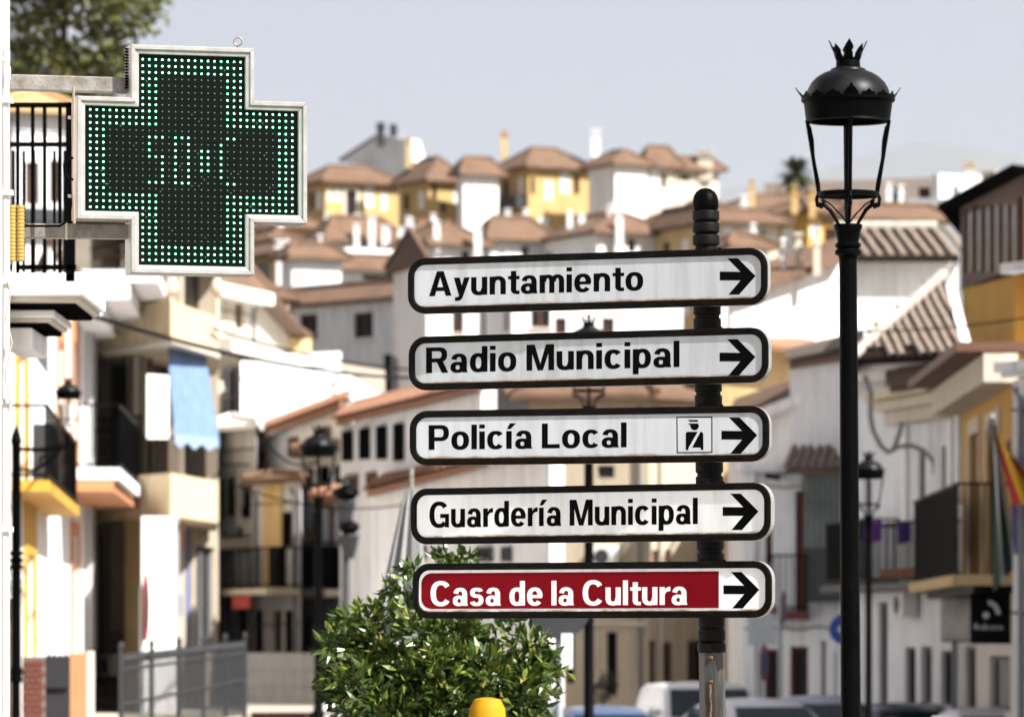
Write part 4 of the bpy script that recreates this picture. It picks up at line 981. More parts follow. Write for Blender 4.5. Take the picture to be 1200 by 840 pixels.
t_, rf = lean_to('house', 'house with white eave board and dark tiles behind the second sign end', Wp(850, 486, 108), Wp(1006, 436, 101), Vector((.3, 2, .45)), roofm, white, -.6)
b = MB(); b.extr([Wp(850, 494, 107.6), Wp(1006, 434, 100.6), Wp(1006, 446, 100.6), Wp(850, 508, 107.6)], (0, .1, 0)); b.build('fascia', white, t_)
t_, rf = lean_to('house', 'tan house with orange roof corner right of the first sign gap', Wp(846, 398, 112), Wp(968, 412, 112), Vector((-.2, 1.4, .36)), roofo, tan, -.6)
t_, rf = lean_to('house', 'house with dark tile corner under the white wall left of the lamp post', Wp(925, 426, 104), Wp(1012, 412, 98), Vector((.1, 1.4, .36)), roofm, white2, -.6)
tiles(rf, Wp(925, 424, 104), Wp(1012, 406, 98), (.1, 1.4, .36), 3, tilem, .22)

# ---- flags on poles
def flag(label, x0, y0, cols_, Yf, wpx, hpx, lean):
    t = thing('flag', label, 'flag', Wp(x0, y0 + hpx, Yf), 'flags on the right building')
    p, q = Wp(x0, y0-6, Yf), Wp(x0+26, y0+150, Yf+1.2); b = MB(); b.tube([p, q], .03, 8); b.lathe([(.01, 0), (.05, .05), (.01, .12)], p, 8); b.build('pole', steel, t)
    nr, nc = 14, 9
    grid = [[None]*(nr+1) for _ in range(nc+1)]
    for i in range(nc+1):
        for j in range(nr+1):
            k, s_ = i/nc, j/nr
            x = x0 + 1 + lean*s_*hpx + wpx*k*(.35+.65*s_) ; y = y0 + s_*hpx*(1-.25*k) + 20*k
            grid[i][j] = Wp(x, y, Yf) + Vector((0, .12*math.sin(k*9 + s_*2), 0))
    nb = len(cols_)
    for bi, (cn, cc) in enumerate(cols_):
        i0, i1 = round(nc*bi/nb), round(nc*(bi+1)/nb); b = MB(); vs_ = [grid[i][j] for i in range(i0, i1+1) for j in range(nr+1)]
        fs = [((i)*(nr+1)+j, (i+1)*(nr+1)+j, (i+1)*(nr+1)+j+1, i*(nr+1)+j+1) for i in range(i1-i0) for j in range(nr)]
        b.add(vs_, fs); b.add([v + Vector((0, .012, 0)) for v in vs_], [q[::-1] for q in fs]); b.build('stripe' if nb > 1 else 'cloth', mat(cn, cc, .85), t, smooth=60)
flag('red and yellow striped flag drooping from the right building', 1163, 500, [('flag_red', (.4, .02, .02)), ('flag_yellow', (.65, .36, .02)), ('flag_yellow', (.65, .36, .02)), ('flag_red', (.4, .02, .02))], 72.2, 38, 92, .26)
flag('dark green and white flag hanging beside the striped flag', 1160, 508, [('flag_green', (.02, .045, .03)), ('flag_white', (.55, .55, .52)), ('flag_green', (.02, .045, .03))], 73.8, 22, 185, .02)
flag('dark blue flag hanging furthest right', 1182, 530, [('flag_blue', (.05, .05, .16))], 72.8, 26, 120, .05)

# ---- shop banners on the right
t = thing('shop_banner', 'grey printed photo banner on the right shop front', 'banner', Wp(1122, 750, 84), 'banners on the right shop front')
f = Fac(C(1127, 85.6), C(1188, 75.6))
b = MB(); b.extr([Wp(1104, 750, 84.6), Wp(1137, 750, 84.2), Wp(1137, 694, 84.2), Wp(1104, 694, 84.6)], (0, .06, 0)); b.build('board', mat('grey_print', (.2, .2, .21), .6, c2=(.48, .45, .42), scale=2.2, amount=1.), t)
b = MB(); b.extr([Wp(1103, 752, 84.7), Wp(1140, 752, 84.3), Wp(1140, 692, 84.3), Wp(1103, 692, 84.7)], (0, .04, 0)); b.build('back_frame', greyd, t)
t = thing('shop_banner', 'black shop banner with white arc emblem and script line', 'banner', Wp(1160, 754, 80), 'banners on the right shop front')
NB = Vector((0, -1, 0)); WB = lambda x, y, o=0.: Wp(x, y, 76.55 - o)
b = MB(); b.extr([WB(1137.5, 754), WB(1186, 754), WB(1186, 690), WB(1137.5, 690)], -NB*.06); b.build('board', blackf, t)
pw = mat('white_print', (.6, .6, .64), .7)
b = MB(); A = [(1158 + 15*math.sin(R(a)), 722 - 19*math.cos(R(a))) for a in range(0, 82, 9)]; B_ = [(1158 + 9.5*math.sin(R(a)), 722 - 13.5*math.cos(R(a))) for a in range(81, -1, -9)]
b.poly([WB(x, y, .004) for x, y in A + B_][::-1]); b.build('emblem_arc', pw, t)
b = MB(); b.poly([WB(1155.5 + 4*math.cos(R(-a)), 720.5 + 4*math.sin(R(-a)), .004) for a in range(0, 360, 30)]); b.build('emblem_dot', pw, t)
b = MB(); pts = []
for k in range(34): pts.append(WB(1142 + k, 735 + (2.4 if k % 2 else -2.2) + (-3 if k in (2, 3, 12) else 0), .006))
b.tube(pts, .014, 4); b.build('script_line', pw, t)
t = thing('shop_sign', 'small white projecting sign box with pink panel beside the black banner', 'sign', Wp(1183, 752, 78))
b = MB(); b.extr([Wp(1177, 755, 79), Wp(1189, 755, 79), Wp(1189, 719, 79), Wp(1177, 719, 79)], (0, .15, 0)); b.build('box', white, t); b = MB(); b.extr([Wp(1181, 752, 78.98), Wp(1186, 752, 78.98), Wp(1186, 728, 78.98), Wp(1181, 728, 78.98)], (0, .015, 0)); b.build('print', mat('pink_print', (.6, .4, .37), .7), t)

# ---- dress the street houses
for k_, hh_ in enumerate(ALLH):
    lab = hh_.root['label']; Ym = sum(p.y for p in hh_.c)/len(hh_.c)
    if hh_ is hp or hh_ is hb or hh_ is hp2 or Ym > 165: continue
    for i_ in range(len(hh_.c)):
        f = hh_.fac[i_]
        if f.n.y < -.15 and f.L > 1.6: clutter(hh_, i_, k_*7 + i_, boxes=1 if f.L < 3 else 2, plinth=Ym < 120)
# ================================================================== STREET FURNITURE
def lamp(label, cx, yt, Y, s, post_to=None, lean=0, arm=None, group='crowned street lamps', name='street_lamp', dx=0, rot=0.):
    """crowned lantern: s = metres per reference pixel (reference lantern is 212 px tall); yt = pixel row of crown top"""
    top = Wp(cx, yt, Y); z0 = gz(Y) if post_to is None else post_to
    bz = top.z - 252*s            # foot of collar
    t = thing(name, label, 'street lamp', (top.x + lean*(top.z-z0), Y, z0), group)
    X, Yy = top.x, Y
    Z = lambda y: top.z - (y-48)*s
    o = Vector((X, Yy, 0))
    b = MB(); b.lathe([(14.5*s, Z(80)), (14*s, Z(72)), (13*s, Z(69)), (11.5*s, Z(68))], o, 20)
    for k in range(8):      # crown points
        a = 2*math.pi*k/8 + math.pi/8*0; r0, r1 = 13*s, 23*s; ca, sa = math.cos(a), math.sin(a); tx, ty = -sa, ca
        P_ = lambda r, y, w: Vector((X + ca*r + tx*w, Yy + sa*r + ty*w, Z(y)))
        ty_ = 48 if k % 2 == 0 else 53; q_ = 1. if k % 2 == 0 else .78; Y_ = lambda v: 70 - (70-v)*(70-ty_)/22
        pr = [P_(12.6*s, 71, -5.2*s), P_(12.6*s, 71, 5.2*s), P_(14.6*s, Y_(64), 4.6*s*q_), P_(15.6*s, Y_(61), 3.6*s*q_), P_(17*s, Y_(58), 5.4*s*q_), P_(18.6*s, Y_(54.5), 4.2*s*q_), P_(21.5*s, ty_, 0), P_(18.6*s, Y_(54.5), -4.2*s*q_), P_(17*s, Y_(58), -5.4*s*q_), P_(15.6*s, Y_(61), -3.6*s*q_), P_(14.6*s, Y_(64), -4.6*s*q_)]
        b.extr(pr, Vector((ca, sa, .3))*1.6*s)
    b.build('crown_finial', black, t, smooth=35)
    b = MB(); b.lathe([(14*s, Z(79)), (20*s, Z(81)), (21*s, Z(83)), (29*s, Z(86)), (37*s, Z(91)), (43*s, Z(97)), (47*s, Z(104)), (49.5*s, Z(112)), (50*s, Z(118))], o, 32); b.build('dome', mat('lamp_dome_paint', (.002, .0021, .0025), .42, c2=(.02, .02, .02), scale=9, amount=.5, spec=.14), t, smooth=40)
    b = MB(); b.lathe([(51*s, Z(117)), (55*s, Z(116)), (55*s, Z(119)), (52*s, Z(121)), (51*s, Z(128)), (49.5*s, Z(140)), (49.5*s, Z(141)), (50.5*s, Z(143)), (44*s, Z(143)), (44*s, Z(118))], o, 32)
    for k in range(16):     # crest of the skirt
        a = 2*math.pi*k/16; ca, sa = math.cos(a), math.sin(a); tx, ty = -sa, ca; big = k % 4 == 0
        hh, ro = (15, 61) if big else (9, 53.5)
        P_ = lambda r, y, w: Vector((X + ca*r*s + tx*w*s, Yy + sa*r*s + ty*w*s, Z(y)))
        pr = [P_(52, 118, -9.5), P_(52, 118, 9.5), P_(53, 113, 8), P_((53+ro)/2, 118-hh*.62, 4.5), P_((53+ro)/2+.5, 118-hh*.66, 3), P_(ro, 118-hh, 0), P_((53+ro)/2+.5, 118-hh*.66, -3), P_((53+ro)/2, 118-hh*.62, -4.5), P_(53, 113, -8)]
        b.extr(pr, Vector((ca, sa, .2))*1.5*s)
    b.build('skirt', black, t, smooth=35)
    for k in range(4):
        a = math.pi/2*k + rot; ca, sa = math.cos(a), math.sin(a)
        Q = lambda r, y: Vector((X + ca*r*s, Yy + sa*r*s, Z(y)))
        b = MB(); b.tube([Q(48, 141), Q(34, 228)], 2.6*s, 6); b.tube([Q(44.5, 148), Q(41, 165), Q(40, 185), Q(34, 215), Q(33, 224)], 1.3*s, 5); b.build('rib', black, t)
        b = MB(); sc_ = [Q(34, 226), Q(37, 233), Q(36, 241), Q(31, 243), Q(28, 238), Q(30, 234)]
        b.tube(sc_, 2.4*s, 6); b.tube([Q(36, 240), Q(28, 240), Q(21, 246), Q(15, 256), Q(11, 263)], [3*s, 3*s, 2.8*s, 2.4*s, 2*s], 6); b.tube([Q(33, 231), Q(20, 240), Q(8, 252), Q(3, 260)], 1.1*s, 5); b.build('scroll_bracket', black, t)
    b = MB(); ring = [Vector((X + 35.5*s*math.cos(i*math.pi/16), Yy + 35.5*s*math.sin(i*math.pi/16), Z(228))) for i in range(33)]
    for i in range(32):
        p, q = ring[i], ring[i+1]; b.obox(p - Vector((0, 0, 3*s)), q-p, Vector((X-p.x, Yy-p.y, 0)).normalized()*4*s, Vector((0, 0, 6*s)))
    b.build('lower_ring', black, t)
    b = MB(); b.tube([(X, Yy, Z(143)), (X, Yy, Z(262))], 3.2*s, 8); b.build('centre_rod', black, t)
    if arm is None:
        H = Z(300) - z0; L_ = lambda z: lean*(Z(262)-z)
        b = MB(); prof = [(16.5, 263), (17, 266), (14.5, 272), (13, 280), (12.5, 284), (15.2, 286), (15.2, 289), (12.5, 291), (15.5, 294), (15.5, 298), (11.5, 300), (10.4, 304)]
        pr = [(r*s, Z(y)-Z(304)) for r, y in prof][::-1]
        b.lathe(pr, (X, Yy, Z(304)), 20); b.build('collar', black, t, smooth=35)
        zc_ = Z(304)-z0
        pr = [(30*s, 0), (30*s, .12*zc_*.3), (22*s, .14*zc_*.3), (20*s, .26*zc_*.3), (24*s, .28*zc_*.3), (16*s, .31*zc_*.3), (12.5*s, .2*zc_), (15.5*s, .205*zc_), (15.5*s, .22*zc_), (12*s, .226*zc_), (10.4*s, zc_)]
        b = MB(); b.lathe(pr, (X + lean*zc_, Yy, z0), 20, shear=(-lean, 0)); b.build('post', black, t, smooth=35)
    return t
lamp('near black street lamp with crowned lantern right of the signs', 993.8, 48, 27., .0045, lean=.006)
lamp('black crowned lamp post in front of the street end houses left of the tree', 373, 497, 72, .0045*1.06)
lamp('black crowned lamp standing behind the sign panels', 690, 367, 60, .0045*1.12)
lamp('black crowned lamp just right of the near lamp post', 1018, 528, 66, .0045*.85)
t = lamp('small bracket lantern on the side arm of the left thin post', 80, 441, 60, .0045*.62, arm=1)
b = MB(); pl = Wp(19, 530, 60)
b.lathe([(.09, 0), (.09, .3), (.06, .34), (.052, 1.2), (.075, 1.22), (.065, 1.28), (.075, 1.34), (.06, 1.4), (.055, pl.z+.1), (.07, pl.z+.12), (.05, pl.z+.22), (.01, pl.z+.32)], (pl.x, 60, 0), 14)
for y in (648, 656, 664): b.lathe([(.05, -.03), (.085, -.02), (.085, .02), (.05, .03)], Wp(19, y, 60), 14)
b.build('post', black, t, smooth=40)
b = MB(); b.tube([Wp(x, y, 60) for x, y in ((20, 526), (50, 527), (74, 525), (80, 521), (80, 508))], .026, 8); b.tube([Wp(x, y, 60) for x, y in ((20, 550), (42, 551), (60, 538), (70, 528))], .02, 8)
b.tube([Wp(52 + 8*math.cos(i*.5)*(1-i*.05), 538 + 7*math.sin(i*.5)*(1-i*.05), 60) for i in range(14)], .014, 6); b.build('side_arm', black, t)
b = MB(); p = Wp(80, 503, 60); s6 = .0045*.62; b.lathe([(33*s6, 0), (46*s6, 84*s6)], (p.x, 60, p.z + 20*s6 + .0), 8); b.build('lantern_glass', mat('frosted_glass', (.6, .56, .5), .4, c2=(.5, .46, .4)), t)
# twin headed lamp
t = thing('twin_street_lamp', 'tall dark twin headed lamp with flat caps near the street end', 'street lamp', (*C(407, 92), gz(92)))
b = MB(); b.lathe([(.12, 0), (.12, .6), (.08, .65), (.06, zz(560, 92)-gz(92))], (*C(405, 92), gz(92)), 12); b.build('post', greyd, t, smooth=40)
for (x, y, wd_) in ((405, 574, 17), (409, 614, 13)):
    b = MB(); k = 92/F; b.lathe([(wd_*.55*k, -12*k), (wd_*k, -4*k), (wd_*.9*k, 0), (wd_*.3*k, 5*k), (.02, 9*k)], Wp(x, y, 92), 14); b.build('lamp_cap', black, t, smooth=40)
    b = MB(); b.lathe([(.1, -.62), (.2, -.2)], Wp(x, y, 92), 8); b.build('lamp_glass', greyd, t)
b = MB(); b.tube([Wp(395, 566, 92), Wp(405, 560, 92), Wp(416, 565, 92)], .04, 6); b.tube([Wp(400, 606, 92), Wp(412, 606, 92)], .04, 6); b.build('arm', black, t)


# ---- grotesque lettering drawn as outlines (cap height 1)
def _ring(cx, cy, rx, ry, tx, ty, a0, a1, e=2.35):
    n_ = max(4, int(abs(a1-a0)/10)); out = []
    def pt(a, x, y):
        c_, s_ = math.cos(R(a)), math.sin(R(a))
        return (cx + x*math.copysign(abs(c_)**(2/e), c_), cy + y*math.copysign(abs(s_)**(2/e), s_))
    for i in range(n_):
        p, q = a0 + (a1-a0)*i/n_, a0 + (a1-a0)*(i+1)/n_
        out.append([pt(p, rx, ry), pt(q, rx, ry), pt(q, rx-tx, ry-ty), pt(p, rx-tx, ry-ty)][::1])
    return out
def _rc(x0, y0, x1, y1): return [[(x0, y0), (x1, y0), (x1, y1), (x0, y1)]]
def _mir(p, w_): return [(w_-x, y) for x, y in p][::-1]
_A = [(0, 0), (.22, 0), (.42, .76), (.42, 1), (.295, 1)]
_M = [(.02, 1), (.285, 1), (.48, .26), (.48, 0), (.388, 0), (.15, .82)]
GL = {
 'A': (.84, [_A, _mir(_A, .84)] + _rc(.2, .2, .64, .355)),
 'R': (.78, _rc(0, 0, .215, 1) + _rc(.2, .84, .46, 1) + _rc(.2, .41, .46, .57) + _ring(.45, .705, .3, .295, .2, .16, -90, 90) + [[(.56, 0), (.79, 0), (.6, .44), (.37, .44)]]),
 'P': (.74, _rc(0, 0, .215, 1) + _rc(.2, .84, .45, 1) + _rc(.2, .35, .45, .51) + _ring(.44, .675, .3, .325, .2, .16, -90, 90)),
 'M': (.96, _rc(0, 0, .2, 1) + _rc(.76, 0, .96, 1) + [_M, _mir(_M, .96)]),
 'L': (.64, _rc(0, 0, .215, 1) + _rc(.2, 0, .64, .165)),
 'G': (.84, _ring(.42, .5, .42, .52, .215, .165, 38, 318) + _rc(.46, .37, .84, .53) + _rc(.67, 0, .84, .4)),
 'C': (.82, _ring(.42, .5, .42, .52, .215, .165, 36, 324)),
 'a': (.6, _ring(.3, .44, .28, .295, .195, .14, 0, 168) + _rc(.385, .09, .58, .46) + _ring(.255, .2, .255, .215, .185, .13, 0, 360) + [[(.42, 0), (.61, 0), (.58, .12), (.4, .16)]]),
 'y': (.59, [[(.38, .72), (.59, .72), (.36, .02), (.31, -.12), (.23, -.2), (.12, -.22), (.04, -.21), (.04, -.065), (.1, -.07), (.16, -.05), (.195, 0)], [(0, .72), (.215, .72), (.32, .3), (.3, .05), (.19, .0)]]),
 'u': (.6, _rc(0, .25, .2, .72) + _rc(.4, 0, .6, .72) + _ring(.29, .28, .29, .295, .2, .155, 180, 360)),
 'n': (.6, _rc(0, 0, .2, .72) + _rc(.4, 0, .6, .47) + _ring(.31, .44, .29, .295, .2, .155, 0, 180)),
 'm': (.9, _rc(0, 0, .2, .72) + _ring(.3, .45, .245, .285, .19, .15, 0, 180) + _rc(.355, 0, .545, .47) + _ring(.655, .45, .245, .285, .19, .15, 0, 180) + _rc(.71, 0, .9, .47)),
 't': (.42, _rc(.1, .18, .3, .92) + _rc(0, .585, .42, .72) + _ring(.33, .2, .23, .21, .2, .14, 180, 270) + _rc(.32, -.01, .42, .13)),
 'i': (.2, _rc(0, 0, .2, .72) + _rc(0, .84, .2, 1)),
 'í': (.24, _rc(0, 0, .2, .72) + [[(.02, .8), (.16, .8), (.36, 1.03), (.13, 1.03)]]),
 'e': (.62, _ring(.31, .36, .31, .375, .2, .145, 0, 322) + _rc(.17, .3, .6, .425)),
 'o': (.64, _ring(.32, .36, .32, .375, .205, .15, 0, 360)),
 'c': (.6, _ring(.31, .36, .31, .375, .205, .15, 38, 322)),
 'd': (.62, _ring(.3, .36, .3, .375, .2, .15, 0, 360) + _rc(.42, 0, .62, 1)),
 'p': (.62, _ring(.32, .36, .3, .375, .2, .15, 0, 360) + _rc(0, -.24, .2, .72)),
 'l': (.2, _rc(0, 0, .2, 1)),
 'r': (.42, _rc(0, 0, .2, .72) + [[(.18, .42), (.18, .56), (.24, .67), (.32, .72), (.42, .735), (.42, .555), (.34, .555), (.26, .52), (.2, .42)]]),
 's': (.56, _ring(.28, .53, .265, .205, .185, .14, 18, 270) + _ring(.275, .225, .28, .24, .19, .14, 198, 450)),
}
def layout(txt):
    x, out = 0., []
    for ch in txt:
        if ch == ' ': x += .27; continue
        w_, polys = GL[ch]; out.append((x, polys)); x += w_ + (.085 if ch not in 'rty' else .05)
    return out, x - .085
# ---- direction sign post
def signpost():
    Yp = 22.7; pa, pb = Wp(826.6, 221, Yp), Wp(834.6, 800, Yp)
    lean = (pb.x-pa.x)/(pa.z-pb.z)
    axis = lambda z: pa.x + lean*(pa.z-z)
    t = thing('direction_signpost', 'black post carrying five right pointing municipal direction signs', 'signpost', (axis(0), Yp, .12))
    k = Yp/F
    def lat(prof_px, name, n=24, mt=black, seg=None, ph=.5):
        prof = [(r*k, zz(py, Yp)) for r, py in prof_px][::-1]
        b = MB(); z0 = prof[0][1]
        b.lathe([(r, z-z0) for r, z in prof], (axis(z0), Yp, z0), n, shear=(-lean, 0), ph=ph)
        return b.build(name, mt, t, smooth=32)
    lat([(1, 220.6), (6, 221.5), (11, 225), (14, 230), (15.3, 237), (15.2, 243), (14, 246)], 'finial_cap')
    pf = mat('post_paint', (.0025, .0025, .0025), .5, c2=(.01, .009, .008), scale=25, amount=.7, bump=.12, bscale=120, spec=.08)
    for y in (246.5, 260.5, 275): lat([(13, y), (15.6, y+1.2), (16, y+2.4), (16, y+11), (14.6, y+12.6), (13, y+13.6)], 'finial_ring', mt=pf)
    # ringed shaft: collars show in the gaps between panels
    prof = [(12.5, 286)]
    y = 290
    for c in (330, 371, 420, 461, 510, 556, 600, 646, 690):
        prof += [(16.3, c-14), (16.3, c-3), (14.4, c-1.5), (14.4, c+1.5), (16.3, c+3), (16.3, c+12)]
    prof = sorted(prof, key=lambda q: q[1])
    prof += [(15.5, 733), (14.2, 735), (16.2, 737.5), (16.2, 750), (14, 752), (16.4, 754), (16.8, 757), (16.5, 763), (14.5, 765)]
    lat(prof, 'ringed_shaft', mt=pf)
    prof8 = [(15.6, 764), (15.6, 1110)]
    lat(prof8, 'octagonal_post', 8, mt=mat('worn_post_paint', (.008, .008, .008), .3, c2=(.1, .095, .085), scale=12, amount=.7, spec=.5, stretch=(1, 1, .2), bump=.1, bscale=40), ph=.2)
    lat([(40, 1112), (40, 1130)], 'base_plate', mt=pf)
    rust = mat('rust', (.07, .035, .015), .9, c2=(.16, .1, .05), scale=60, amount=.9)
    b = MB(); rr = random.Random(4)
    b.tube([Wp(832.8 + rr.uniform(-.8, .8), 800 + i*4, Yp-.0575) for i in range(14)], [.0035 + rr.uniform(0, .0035) for i in range(14)], 5)
    b.build('rust_streak', rust, t)
    for y in (770, 798): b = MB(); b.lathe([(.009, -.006), (.011, 0), (.009, .006)], Wp(833, y, Yp-.058), 8); b.build('rivet', rust, t)
    # panels
    signs = [
     ('Ayuntamiento', 478.5, 899.5, 302, 367, 291, 358, 22.3, (503, 754, 318, 347.3), (885.7, 323.5), 'white sign panel reading Ayuntamiento, topmost on the post'),
     ('Radio Municipal', 479.5, 900.5, 394, 456.5, 384, 449, 24.6, (499.5, 796.5, 407, 437.3), (885.5, 418.3), 'white sign panel reading Radio Municipal, second from the top'),
     ('Policía Local', 480.5, 901.5, 481.5, 545.5, 475, 540.5, 18.4, (502.5, 734.5, 498, 527), (887.6, 509.8), 'white sign panel reading Policía Local with police figure'),
     ('Guardería Municipal', 482, 903, 573, 638.5, 564.5, 632, 29.7, (503.5, 818, 588, 618), (889.2, 599), 'white sign panel reading Guardería Municipal, fourth from the top'),
     ('Casa de la Cultura', 484, 904.5, 660.5, 726, 656.5, 722, 24.6, (505, 805.5, 681, 709.5), (890, 690.7), 'dark red and white sign panel reading Casa de la Cultura, lowest on the post')]
    # white enamel with grime gathered along the lower lip
    def enamel(nm='white_enamel', ca=(.42, .44, .465), cb=(.34, .35, .36)):
        m = bpy.data.materials.new(nm); m.use_nodes = True; n, l = m.node_tree.nodes, m.node_tree.links; b = n["Principled BSDF"]
        b.inputs["Roughness"].default_value = .4; b.inputs["Specular IOR Level"].default_value = .2
        tc = n.new("ShaderNodeTexCoord"); sx = n.new("ShaderNodeSeparateXYZ"); l.new(tc.outputs["Generated"], sx.inputs[0])
        nz = n.new("ShaderNodeTexNoise"); nz.inputs["Scale"].default_value = 9; nz.inputs["Detail"].default_value = 8; nz.inputs["Roughness"].default_value = .75
        mp = n.new("ShaderNodeMapping"); mp.inputs["Scale"].default_value = (1.2, 1.2, 6); l.new(tc.outputs["Object"], mp.inputs[0]); l.new(mp.outputs[0], nz.inputs["Vector"])
        mr = n.new("ShaderNodeMapRange"); mr.inputs[1].default_value = 0.0; mr.inputs[2].default_value = .15; mr.inputs[3].default_value = 1; mr.inputs[4].default_value = 0; l.new(sx.outputs["Z"], mr.inputs[0])
        mu = n.new("ShaderNodeMath"); mu.operation = 'MULTIPLY'; l.new(mr.outputs[0], mu.inputs[0]); l.new(nz.outputs["Fac"], mu.inputs[1])
        rp = n.new("ShaderNodeValToRGB"); rp.color_ramp.elements[0].position = .3; rp.color_ramp.elements[1].position = .5; l.new(mu.outputs[0], rp.inputs[0])
        n2 = n.new("ShaderNodeTexNoise"); n2.inputs["Scale"].default_value = 4; n2.inputs["Detail"].default_value = 7; m2 = n.new("ShaderNodeMapping"); m2.inputs["Scale"].default_value = (5, 5, .5); l.new(tc.outputs["Object"], m2.inputs[0]); l.new(m2.outputs[0], n2.inputs["Vector"])
        r2 = n.new("ShaderNodeValToRGB"); r2.color_ramp.elements[0].color = (*ca, 1); r2.color_ramp.elements[1].color = (*cb, 1); r2.color_ramp.elements[0].position = .45; r2.color_ramp.elements[1].position = .72; l.new(n2.outputs["Fac"], r2.inputs[0])
        mx = n.new("ShaderNodeMix"); mx.data_type = 'RGBA'; l.new(rp.outputs[0], mx.inputs["Factor"]); l.new(r2.outputs[0], mx.inputs["A"]); mx.inputs["B"].default_value = (.22, .13, .05, 1)
        l.new(mx.outputs["Result"], b.inputs["Base Color"]); return m
    en = enamel(); en_lit = enamel('lit_enamel', (.75, .765, .78), (.62, .62, .61))  # second enamel: lit copy, brighter light on the two lower faces painted in
    ink = mat('black_lettering', (.0015, .0015, .0015), .7, spec=.03); inkw = mat('white_lettering', (.8, .8, .8), .5, spec=.3)
    redp = mat('crimson_enamel', (.15, .0015, .006), .5, spec=.05, c2=(.12, .001, .005), scale=6, amount=.6, stretch=(1, 1, .3))
    bodym = mat('sign_body_metal', (.2, .2, .195), .5, metal=.2, c2=(.3, .28, .25), scale=10, amount=.6)
    borderm = mat('sign_border_paint', (.0015, .0015, .0015), .55, c2=(.06, .04, .02), scale=14, amount=.1, spec=.06, stretch=(1, 1, 3))
    def rrect(u0, u1, z0, z1, r, n=7):
        pts = []
        for cu, cz, a0 in ((u1-r, z0+r, -90), (u1-r, z1-r, 0), (u0+r, z1-r, 90), (u0+r, z0+r, 180)):
            for i in range(n+1):
                a = R(a0 + 90*i/n); pts.append((cu + r*math.cos(a), cz + r*math.sin(a)))
        return pts
    for txt, xl, xr, tl, bl, tr, br, phi, tb, tip, lab in signs:
        a = R(phi); Y0 = Yp - .075/math.cos(a)
        px_at = lambda zc: (axis(zc)/Yp)*F + CX
        zc = zz((tl+bl)/2, Yp); X0 = axis(zc)
        f = Fac((X0 - math.cos(a), Y0 + math.sin(a)), (X0 + math.cos(a), Y0 - math.sin(a)))
        u0, u1 = f.uz(xl, 0)[0], f.uz(xr, 0)[0]
        zt = (f.uz(500, tl)[1] + f.uz(880, tr)[1])/2; zb = (f.uz(500, bl)[1] + f.uz(880, br)[1])/2
        r = .083; N = Vector((f.n.x, f.n.y, 0)); G = lambda pts, off: [f.P(p, q, off) for p, q in pts]
        oc = rrect(u0, u1, zb, zt, r)
        b = MB(); b.extr(G(oc, -.04), N*.036); body = b.build('sign_panel', bodym, t, label=lab)
        b = MB(); bw = .031
        rings = [G(oc, -.003), G(oc, .006), G(rrect(u0+.005, u1-.005, zb+.005, zt-.005, r-.005), .009), G(rrect(u0+bw-.005, u1-bw+.005, zb+bw-.005, zt-bw+.005, r-bw+.005), .009), G(rrect(u0+bw, u1-bw, zb+bw, zt-bw, r-bw), .002)]
        m_ = len(oc)
        for ra, rb in zip(rings, rings[1:]):
            for i in range(m_): j = (i+1) % m_; b.poly([ra[i], ra[j], rb[j], rb[i]])
        b.build('border', borderm, body)
        b = MB(); b.extr(G(rrect(u0+bw-.002, u1-bw+.002, zb+bw-.002, zt-bw+.002, r-bw+.002), -.001), N*.003); b.build('face', en_lit if txt[0] in 'GC' else en, body)
        lm = ink
        if txt.startswith('Casa'):
            lm = inkw; ua, ub = u0+bw+.012, f.uz(842.5, 0)[0]; zl, zh = zb+bw+.013, zt-bw-.013
            q = [p for p in rrect(ua, ub+.2, zl, zh, .05) if p[0] < ua + .06]
            poly = [(ub, zl), (ub, zh)] + q
            b = MB(); b.extr(G(poly, .0021), N*.0012); b.build('red_field', redp, body)
        # lettering
        gl, tw = layout(txt)
        tu0, tz0 = f.uz(tb[0], tb[3]); tu1 = f.uz(tb[1], 0)[0]; tz1 = f.uz(tb[0]+10, tb[2])[1]
        sx_, sz_ = (tu1-tu0)/tw, tz1-tz0
        oo = .0036 if lm is inkw else .0023
        for x0, polys in gl:
            b = MB()
            for q, pl in enumerate(polys): b.poly([f.P(tu0 + (x0+x)*sx_, tz0 + y*sz_, oo + q*.000004) for x, y in pl])
            b.build('letter', lm, body)
        # arrow
        ar = [(-42, -5.2), (-17.8, -4.9), (-33.3, -20.8), (-20.9, -20.8), (0, 0), (-19.4, 21.8), (-31.8, 21.8), (-17.8, 5.2), (-42, 5.1)]
        b = MB(); b.poly([f.px(tip[0]+p, tip[1]+q, .0023) for p, q in ar][::-1]); b.build('arrow', ink, body)
        if txt.startswith('Pol'):
            pz = lambda x, y, o_=.0023: f.px(780 + x/8.4, 460 + y/8.4, o_)
            b = MB(); oq = [(108, 237), (462, 234), (463, 593), (110, 596)]; iq = [(118, 248), (452, 246), (452, 581), (121, 584)]
            for i in range(4): j = (i+1) % 4; b.poly([pz(*oq[j]), pz(*oq[i]), pz(*iq[i]), pz(*iq[j])])
            b.poly([pz(x, y) for x, y in ((222, 268), (240, 286), (320, 286), (320, 268))])
            head = [(229, 303), (320, 303)] + [(287 + 42*math.cos(R(q)), 328 + 42*math.sin(R(q))) for q in range(-20, 181, 20)] + [(245, 318), (229, 314)]
            b.poly([pz(x, y) for x, y in head][::-1])
            b.poly([pz(x, y) for x, y in ((200, 405), (203, 392), (215, 385), (318, 385), (226, 545), (226, 565), (200, 565))][::-1])
            b.poly([pz(x, y) for x, y in ((345, 385), (362, 388), (372, 405), (374, 563), (348, 563), (346, 540), (262, 540))][::-1])
            b.build('police_pictogram', ink, body)
        for sx2 in (-.05, .05):
            b = MB(); p = f.P(1 + sx2*1.0, zt+.002, -.02); b.lathe([(.009, -.01), (.009, .006)], p, 6); b.build('bolt', black, body)
signpost()

